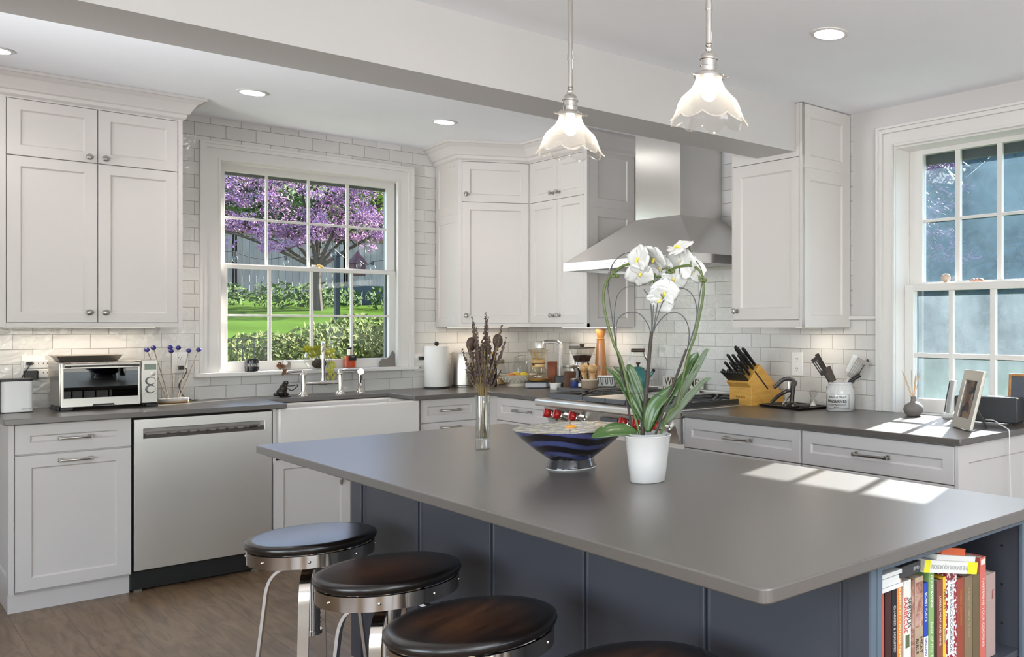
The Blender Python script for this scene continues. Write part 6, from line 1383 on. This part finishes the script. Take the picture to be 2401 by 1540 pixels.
# ------------------------------------------------------------------ hood
hd = thing('range_hood', 'brushed steel chimney range hood above the gas range', 'hood', (3.45, 4.42, 1.715))
build('chimney', MB().box(3.37,4.198,2.03,3.699,4.642,H2-.002), M['steelh'], hd, smooth=False, bevel=.001)
x0,y0,y1 = 3.12,3.76,5.068
b = MB().add([(x0,y0,1.766),(x0,y1,1.766),(3.699,y1,1.766),(3.699,y0,1.766),(3.368,4.196,2.031),(3.368,4.644,2.031),(3.699,4.644,2.031),(3.699,4.196,2.031)],
   [(0,1,5,4),(1,2,6,5),(2,3,7,6),(3,0,4,7),(4,5,6,7),(0,3,2,1)])
build('canopy', b, M['steelh'], hd, smooth=False)
build('rim', MB().wall((x0,y0,1.715),(1,0,0),(0,1,0),(0,0,1),.579,1.308,.0505,[(.015,.015,.56,1.293)]), brushed('bright_steel_rim',(.75,.75,.75),.2,axis=1), hd, smooth=False)
build('filters', MB().box(3.14,3.78,1.735,3.67,5.05,1.742), mat('filter_steel',(.35,.34,.33),.35,.9), hd)
b = MB()
for y in (4.50,4.56,4.585,4.44,4.40): b.cyl((0,0,0),.004,0,.003,8) if 0 else b.obox((3.1195,y,1.738),(0,1,0),(0,0,1),(-1,0,0),.008,.005,.001)
build('controls', b, M['greymetal'], hd)
build('hook', MB().tube(spline([(3.14,4.585,1.716),(3.14,4.585,1.70),(3.135,4.59,1.692),(3.14,4.60,1.688)],4),.003,6), M['chrome'], hd)

# ------------------------------------------------------------------ ceiling lights
def can(name, lab, x, y, z, r=.056):
    t = thing(name, lab, 'light', (x,y,z), group='recessed ceiling lights')
    build('trim_ring', MB().lathe([(r+.018,0),(r+.018,-.003),(r+.004,-.006),(r,-.002),(r,0)], (x,y,z-.0005), 40, close=True), M['trim'], t)
    build('lens', MB().lathe([(r+.001,-.0035),(0,-.0035)], (x,y,z), 40), M['lampglow'], t)
    l = bpy.data.lights.new('can_beam','SPOT'); l.energy = 4.5; l.spot_size = radians(125); l.spot_blend = .6; l.shadow_soft_size = .05; l.color = (1,.94,.86)
    o = bpy.data.objects.new('can_beam', l); COL.objects.link(o); o.parent = t; o.location = (0,0,-.02)
can('recessed_light', 'round recessed ceiling light nearest the left wall cabinet', 1.54, 5.634, H2)
can('recessed_light', 'round recessed ceiling light nearest the corner cabinet', 2.565, 5.543, H2)
can('recessed_light', 'round recessed ceiling light on the near side of the beam', 2.608, 2.323, H1)
can('recessed_light', 'round recessed ceiling light cut off by the left edge of the photo', .50, 5.66, H2)

def pendant(lab, x, y, zb):
    """zb: height of the shade's lower rim"""
    t = thing('pendant_lamp', lab, 'pendant lamp', (x,y,H1), group='ribbed glass pendant lamps over the island')
    q = .83; zt = zb+.262*q
    build('rod', MB().cyl((x,y,0),.0085,zt,H1-.02,14).cyl((x,y,0),.0105,H1-.30,H1-.285,14), M['chrome'], t)
    build('canopy_plate', MB().lathe([(.06,H1),(.06,H1-.012),(.02,H1-.024),(0,H1-.024)],(x,y,0),28), M['chrome'], t)
    z = zb
    prof = [(.0075,.262),(.012,.258),(.012,.254),(.007,.250),(.012,.246),(.012,.240),(.010,.237),(.020,.231),(.026,.222),(.027,.214),(.030,.213),(.030,.208),(.0265,.207),(.0265,.192),(.0285,.191),(.0285,.187),(.0265,.186),(.0255,.172),(.034,.168),(.048,.160),(.050,.154),(.050,.150),(0,.150)]
    build('lamp_holder', MB().lathe([(r*q,z+h*q) for r,h in prof][::-1],(x,y,0),28), M['chrome'], t)
    for k in range(3):
        b = MB(); a = radians(60+120*k); d = Vector((cos(a),sin(a),0)); p = Vector((x,y,z+.150*q))
        b.rod(p+d*.034, p+d*.055, .0022, 8); b.ball(tuple(p+d*.056), .0045, 8)
        build('thumb_screw', b, M['chrome'], t)
    # fluted, scalloped glass bell
    sp = [(.041,.152),(.042,.142),(.047,.128),(.056,.112),(.072,.095),(.088,.080),(.098,.062),(.103,.046),(.108,.034),(.114,.024),(.121,.017)]
    n = 144; vs = []; fs = []
    for k, (r, h) in enumerate(sp):
        u = k/(len(sp)-1)
        for i in range(n):
            a = 2*pi*i/n; w = max(0,(u-.55)/.45)**1.5
            sca = cos(a*9)
            rr = r*(1+.012*(1 if i%2 else -1)*(1 if 1<k<9 else .2)) + w*.006*sca
            vs.append((x+q*rr*cos(a), y+q*rr*sin(a), z+q*h - w*.012*(abs(cos(a*4.5))*1.4-.2)))
    for k in range(len(sp)-1):
        for i in range(n): fs.append((k*n+i, k*n+(i+1)%n, (k+1)*n+(i+1)%n, (k+1)*n+i))
    gl = build('glass_shade', MB().add(vs,fs), M['shade'], t, ang=80)
    rp = [(vs[(len(sp)-1)*n+i]) for i in range(n)]
    build('rim_bead', MB().tube(rp+[rp[0]], .0022, 6, caps=False), M['shade'], gl)
    build('bulb', MB().lathe([(.010,z+.125),(.012,z+.112),(.018,z+.098),(.020,z+.085),(.017,z+.072),(.009,z+.064),(0,z+.062)][::-1],(x,y,0),20), M['bulb'], t)
    l = bpy.data.lights.new('bulb_light','POINT'); l.energy = 1.7; l.shadow_soft_size = .025; l.color = (1,.9,.76)
    o = bpy.data.objects.new('bulb_light', l); COL.objects.link(o); o.parent = t; o.location = (0,0,zb+.06-H1)
def shade_mat():
    m = bpy.data.materials.new('ribbed_lamp_glass'); m.use_nodes = True; nt = m.node_tree; L = nt.links
    for n in list(nt.nodes): nt.nodes.remove(n)
    out = nt.nodes.new('ShaderNodeOutputMaterial'); tr = nt.nodes.new('ShaderNodeBsdfTransparent'); tr.inputs[0].default_value = (.97,.96,.95,1)
    tl = nt.nodes.new('ShaderNodeBsdfTranslucent'); tl.inputs[0].default_value = (1,.96,.90,1)
    gl = nt.nodes.new('ShaderNodeBsdfGlossy'); gl.inputs['Roughness'].default_value = .08
    lw = nt.nodes.new('ShaderNodeLayerWeight'); lw.inputs[0].default_value = .4
    a = nt.nodes.new('ShaderNodeMixShader'); b_ = nt.nodes.new('ShaderNodeMixShader')
    mr = nt.nodes.new('ShaderNodeMapRange'); mr.inputs[3].default_value = .03; mr.inputs[4].default_value = .34
    L.new(lw.outputs['Facing'], mr.inputs[0]); L.new(mr.outputs[0], a.inputs[0]); L.new(tr.outputs[0], a.inputs[1]); L.new(tl.outputs[0], a.inputs[2])
    b_.inputs[0].default_value = .10; L.new(a.outputs[0], b_.inputs[1]); L.new(gl.outputs[0], b_.inputs[2]); L.new(b_.outputs[0], out.inputs[0])
    return m
M['shade'] = shade_mat()
pendant('ribbed glass pendant lamp hanging lower over the flower vase end of the island', 1.57, 2.51, 1.915)
pendant('ribbed glass pendant lamp hanging above the orchid, the larger looking one', 1.57, 1.834, 1.912)

# ------------------------------------------------------------------ bar stools
def seat_mat():
    m, nt, b = newmat('worn_walnut_seat'); L = nt.links; tc = nt.nodes.new('ShaderNodeTexCoord'); mp = nt.nodes.new('ShaderNodeMapping'); mp.inputs['Scale'].default_value = (4,22,20)
    L.new(tc.outputs['Object'], mp.inputs[0]); nz = nt.nodes.new('ShaderNodeTexNoise'); nz.inputs['Detail'].default_value = 7; nz.inputs['Scale'].default_value = 1; nz.inputs['Distortion'].default_value = .6; L.new(mp.outputs[0], nz.inputs['Vector'])
    r = ramp(nt, [(.3,(.012,.006,.004)),(.7,(.10,.042,.018))]); L.new(nz.outputs['Fac'], r.inputs[0])
    n2 = nt.nodes.new('ShaderNodeTexNoise'); n2.inputs['Scale'].default_value = 7; L.new(tc.outputs['Object'], n2.inputs['Vector'])
    cb = nt.nodes.new('ShaderNodeSeparateXYZ'); L.new(tc.outputs['Object'], cb.inputs[0]); c2 = nt.nodes.new('ShaderNodeCombineXYZ'); L.new(cb.outputs[0], c2.inputs[0]); L.new(cb.outputs[1], c2.inputs[1])
    ln = nt.nodes.new('ShaderNodeVectorMath'); ln.operation = 'LENGTH'; L.new(c2.outputs[0], ln.inputs[0])
    ad = nt.nodes.new('ShaderNodeMath'); ad.operation = 'MULTIPLY_ADD'; ad.inputs[1].default_value = .12; L.new(n2.outputs['Fac'], ad.inputs[0]); L.new(ln.outputs['Value'], ad.inputs[2])
    mr = nt.nodes.new('ShaderNodeMapRange'); mr.inputs[1].default_value = .15; mr.inputs[2].default_value = .235; L.new(ad.outputs[0], mr.inputs[0])
    mx = nt.nodes.new('ShaderNodeMix'); mx.data_type = 'RGBA'; mx.inputs[7].default_value = (.010,.007,.006,1); L.new(mr.outputs[0], mx.inputs[0]); L.new(r.outputs[0], mx.inputs[6]); L.new(mx.outputs[2], b.inputs['Base Color'])
    b.inputs['Roughness'].default_value = .27; b.inputs['Coat Weight'].default_value = .15; b.inputs['Coat Roughness'].default_value = .2; return m
M['seatwood'] = seat_mat()
M['bar'] = mat('polished_bar_steel', (.55,.51,.46), .14, 1)
def stool(lab, x, y, rz):
    t = thing('bar_stool', lab, 'stool', (x,y,FZ), rz, group='bar stools at the island')
    S = .65-FZ
    build('seat', MB().lathe([(0,S-.030),(.186,S-.030),(.196,S-.024),(.199,S-.015),(.197,S-.006),(.188,S-.001),(.17,S),(0,S)],(0,0,0),72), M['seatwood'], t, local=True, ang=60)
    bd = build('seat_band', MB().lathe([(.190,S-.032),(.192,S-.033),(.192,S-.074),(.190,S-.075),(.186,S-.074),(.186,S-.032)],(0,0,0),72,close=True), M['bar'], t, local=True)
    for k in range(8):
        a = 2*pi*k/8+.13; build('rivet', MB().ball((.192*cos(a),.192*sin(a),S-.053),.005,10), M['bar'], bd, local=True)
    build('seat_plate', MB().cyl((0,0,0),.09,S-.036,S-.030,24).rod((-.185,0,S-.045),(.185,0,S-.045),.008,4).rod((0,-.185,S-.045),(0,.185,S-.045),.008,4), M['bar'], t, local=True)
    build('screw_post', MB().cyl((0,0,0),.014,S-.33,S-.03,16).cyl((0,0,0),.024,S-.33,S-.14,20).cyl((0,0,0),.030,S-.345,S-.33,20), M['bar'], t, local=True)
    ch = MB()
    for k in range(11): 
        z = S-.15-k*.016; ch.tube([(.024,-.004,z),(.031,0,z-.004),(.024,.004,z-.008)],.0028,6)
    build('chain', ch, M['bar'], t, local=True)
    build('crank_handle', MB().rod((.02,0,S-.15),(-.03,-.075,S-.235),.0085,10).rod((.0,-.03,S-.14),(.0,.03,S-.14),.012,10), M['bar'], t, local=True)
    build('hub', MB().lathe([(.018,S-.17),(.030,S-.165),(.034,S-.13),(.032,S-.10),(.020,S-.092)],(0,0,0),24), M['bar'], t, local=True)
    for k in range(4):
        a = radians(45+90*k); d = Vector((cos(a),sin(a),0))
        pr = [(.028,S-.115),(.055,S-.105),(.090,S-.112),(.118,S-.135),(.134,S-.175),(.142,S-.24),(.160,S-.40),(.178,S-.55),(.190,.004)]
        pts = spline([d*r+Vector((0,0,z)) for r,z in pr],5)
        build('leg', MB().tube(pts,[(.016,.0045) if 0 else (.0045,.016)]*len(pts),4,flat=tuple(d) if 0 else None), M['bar'], t, local=True, ang=50)
    ring = [(.172*cos(2*pi*k/48),.172*sin(2*pi*k/48),.185) for k in range(49)]
    build('foot_ring', MB().tube(ring,.006,8,caps=False), M['bar'], t, local=True)
    return t
SP = [(1.10,3.37,.3),(1.10,2.735,.15),(1.045,2.105,.5),(1.10,1.53,.2)]
st = stool('farthest of the bar stools, its dark seat reflecting the window', *SP[0])
for lab, p in (('bar stool between the farthest stool and the large brown seat', SP[1]),
               ('bar stool with the largest brown wood seat in full view', SP[2]),
               ('nearest bar stool, only the back of its seat in frame', SP[3])):
    dup(st, (p[0],p[1],FZ), p[2], lab)

# ------------------------------------------------------------------ camera, light, world
cam = bpy.data.cameras.new('camera'); co = bpy.data.objects.new('camera', cam); COL.objects.link(co)
cam.sensor_width = 36; cam.lens = 2077.2/2401*36; cam.shift_x = -(1950-1200.5)/2401; cam.shift_y = -8/2401
cam.clip_start = .05; cam.clip_end = 300
co.location = (0,0,1.37); co.rotation_euler = (radians(90), 0, radians(41.54-90))
SC.camera = co
sd = bpy.data.lights.new('sun','SUN'); so = bpy.data.objects.new('sun', sd); COL.objects.link(so)
sd.energy = 27; sd.angle = radians(.6); sd.color = (1,.96,.90)
so.rotation_euler = Vector((-1,-.372,-.64)).to_track_quat('-Z','Y').to_euler()
w = bpy.data.worlds.new('sky'); SC.world = w; w.use_nodes = True; nt = w.node_tree
bg = nt.nodes['Background']; sk_ = nt.nodes.new('ShaderNodeTexSky'); sk_.sky_type = 'NISHITA'; sk_.sun_disc = False
sk_.sun_elevation = radians(31); sk_.sun_rotation = radians(70); sk_.air_density = 1; sk_.dust_density = 1.0; sk_.ozone_density = 1
nt.links.new(sk_.outputs[0], bg.inputs[0]); bg.inputs[1].default_value = .6
def portal(loc, rot, sx, sy):
    l = bpy.data.lights.new('portal','AREA'); l.shape = 'RECTANGLE'; l.size = sx; l.size_y = sy; l.cycles.is_portal = True
    o = bpy.data.objects.new('portal', l); COL.objects.link(o); o.location = loc; o.rotation_euler = rot
def arealight(name, loc, d, sx, sy, e, col=(1,1,1), spread=180):
    l = bpy.data.lights.new(name,'AREA'); l.shape = 'RECTANGLE'; l.size = sx; l.size_y = sy; l.energy = e; l.color = col; l.spread = radians(spread)
    o = bpy.data.objects.new(name, l); COL.objects.link(o); o.location = loc; o.rotation_euler = Vector(d).to_track_quat('-Z','Y').to_euler()
# area fill added at unseen openings behind and left, two more aimed at the ceiling
arealight('added_room_fill', (X0-.1,-.4,1.35),(1,0,.15),2.0,1.7,34,(.97,.98,1))
arealight('added_room_fill', (X0-.1,2.4,1.35),(1,0,.15),2.0,1.7,36,(.97,.98,1))
arealight('added_room_fill', (-.9,Y0-.1,1.25),(0,1,.15),2.2,2.0,20,(.97,.98,1))
arealight('added_room_fill', (1.9,Y0-.1,1.25),(0,1,.15),2.2,2.0,20,(.97,.98,1))
arealight('added_ceiling_fill', (.3,-1.2,1.5),(0,.15,1),1.2,1.2,150,(.95,.975,1))
arealight('added_ceiling_fill', (-1.9,4.4,1.2),(3.7,.3,1.5),.9,.9,15,(.95,.975,1), 60)
for x,y,sx,sy in ((.925,6.38,.6,.03),(3.22,6.38,.45,.03),(3.567,5.47,.03,.6),(3.567,3.31,.03,.2)):
    l = bpy.data.lights.new('led_glow','AREA'); l.shape='RECTANGLE'; l.size=sx; l.size_y=sy; l.energy=.8*(sx+sy)/.6; l.color=(1,.84,.66)
    o = bpy.data.objects.new('led_glow', l); COL.objects.link(o); o.location=(x,y,1.34)
vs_ = SC.view_settings; vs_.view_transform = 'Standard'; vs_.look = 'None'; vs_.gamma = 1; vs_.exposure = .44; vs_.use_curve_mapping = False
SC.cycles.use_denoising = True; SC.cycles.max_bounces = 10; SC.cycles.diffuse_bounces = 5; SC.cycles.glossy_bounces = 5; SC.cycles.transparent_max_bounces = 24
SC.cycles.transmission_bounces = 6; SC.cycles.sample_clamp_indirect = 8; SC.cycles.caustics_reflective = False; SC.cycles.caustics_refractive = False
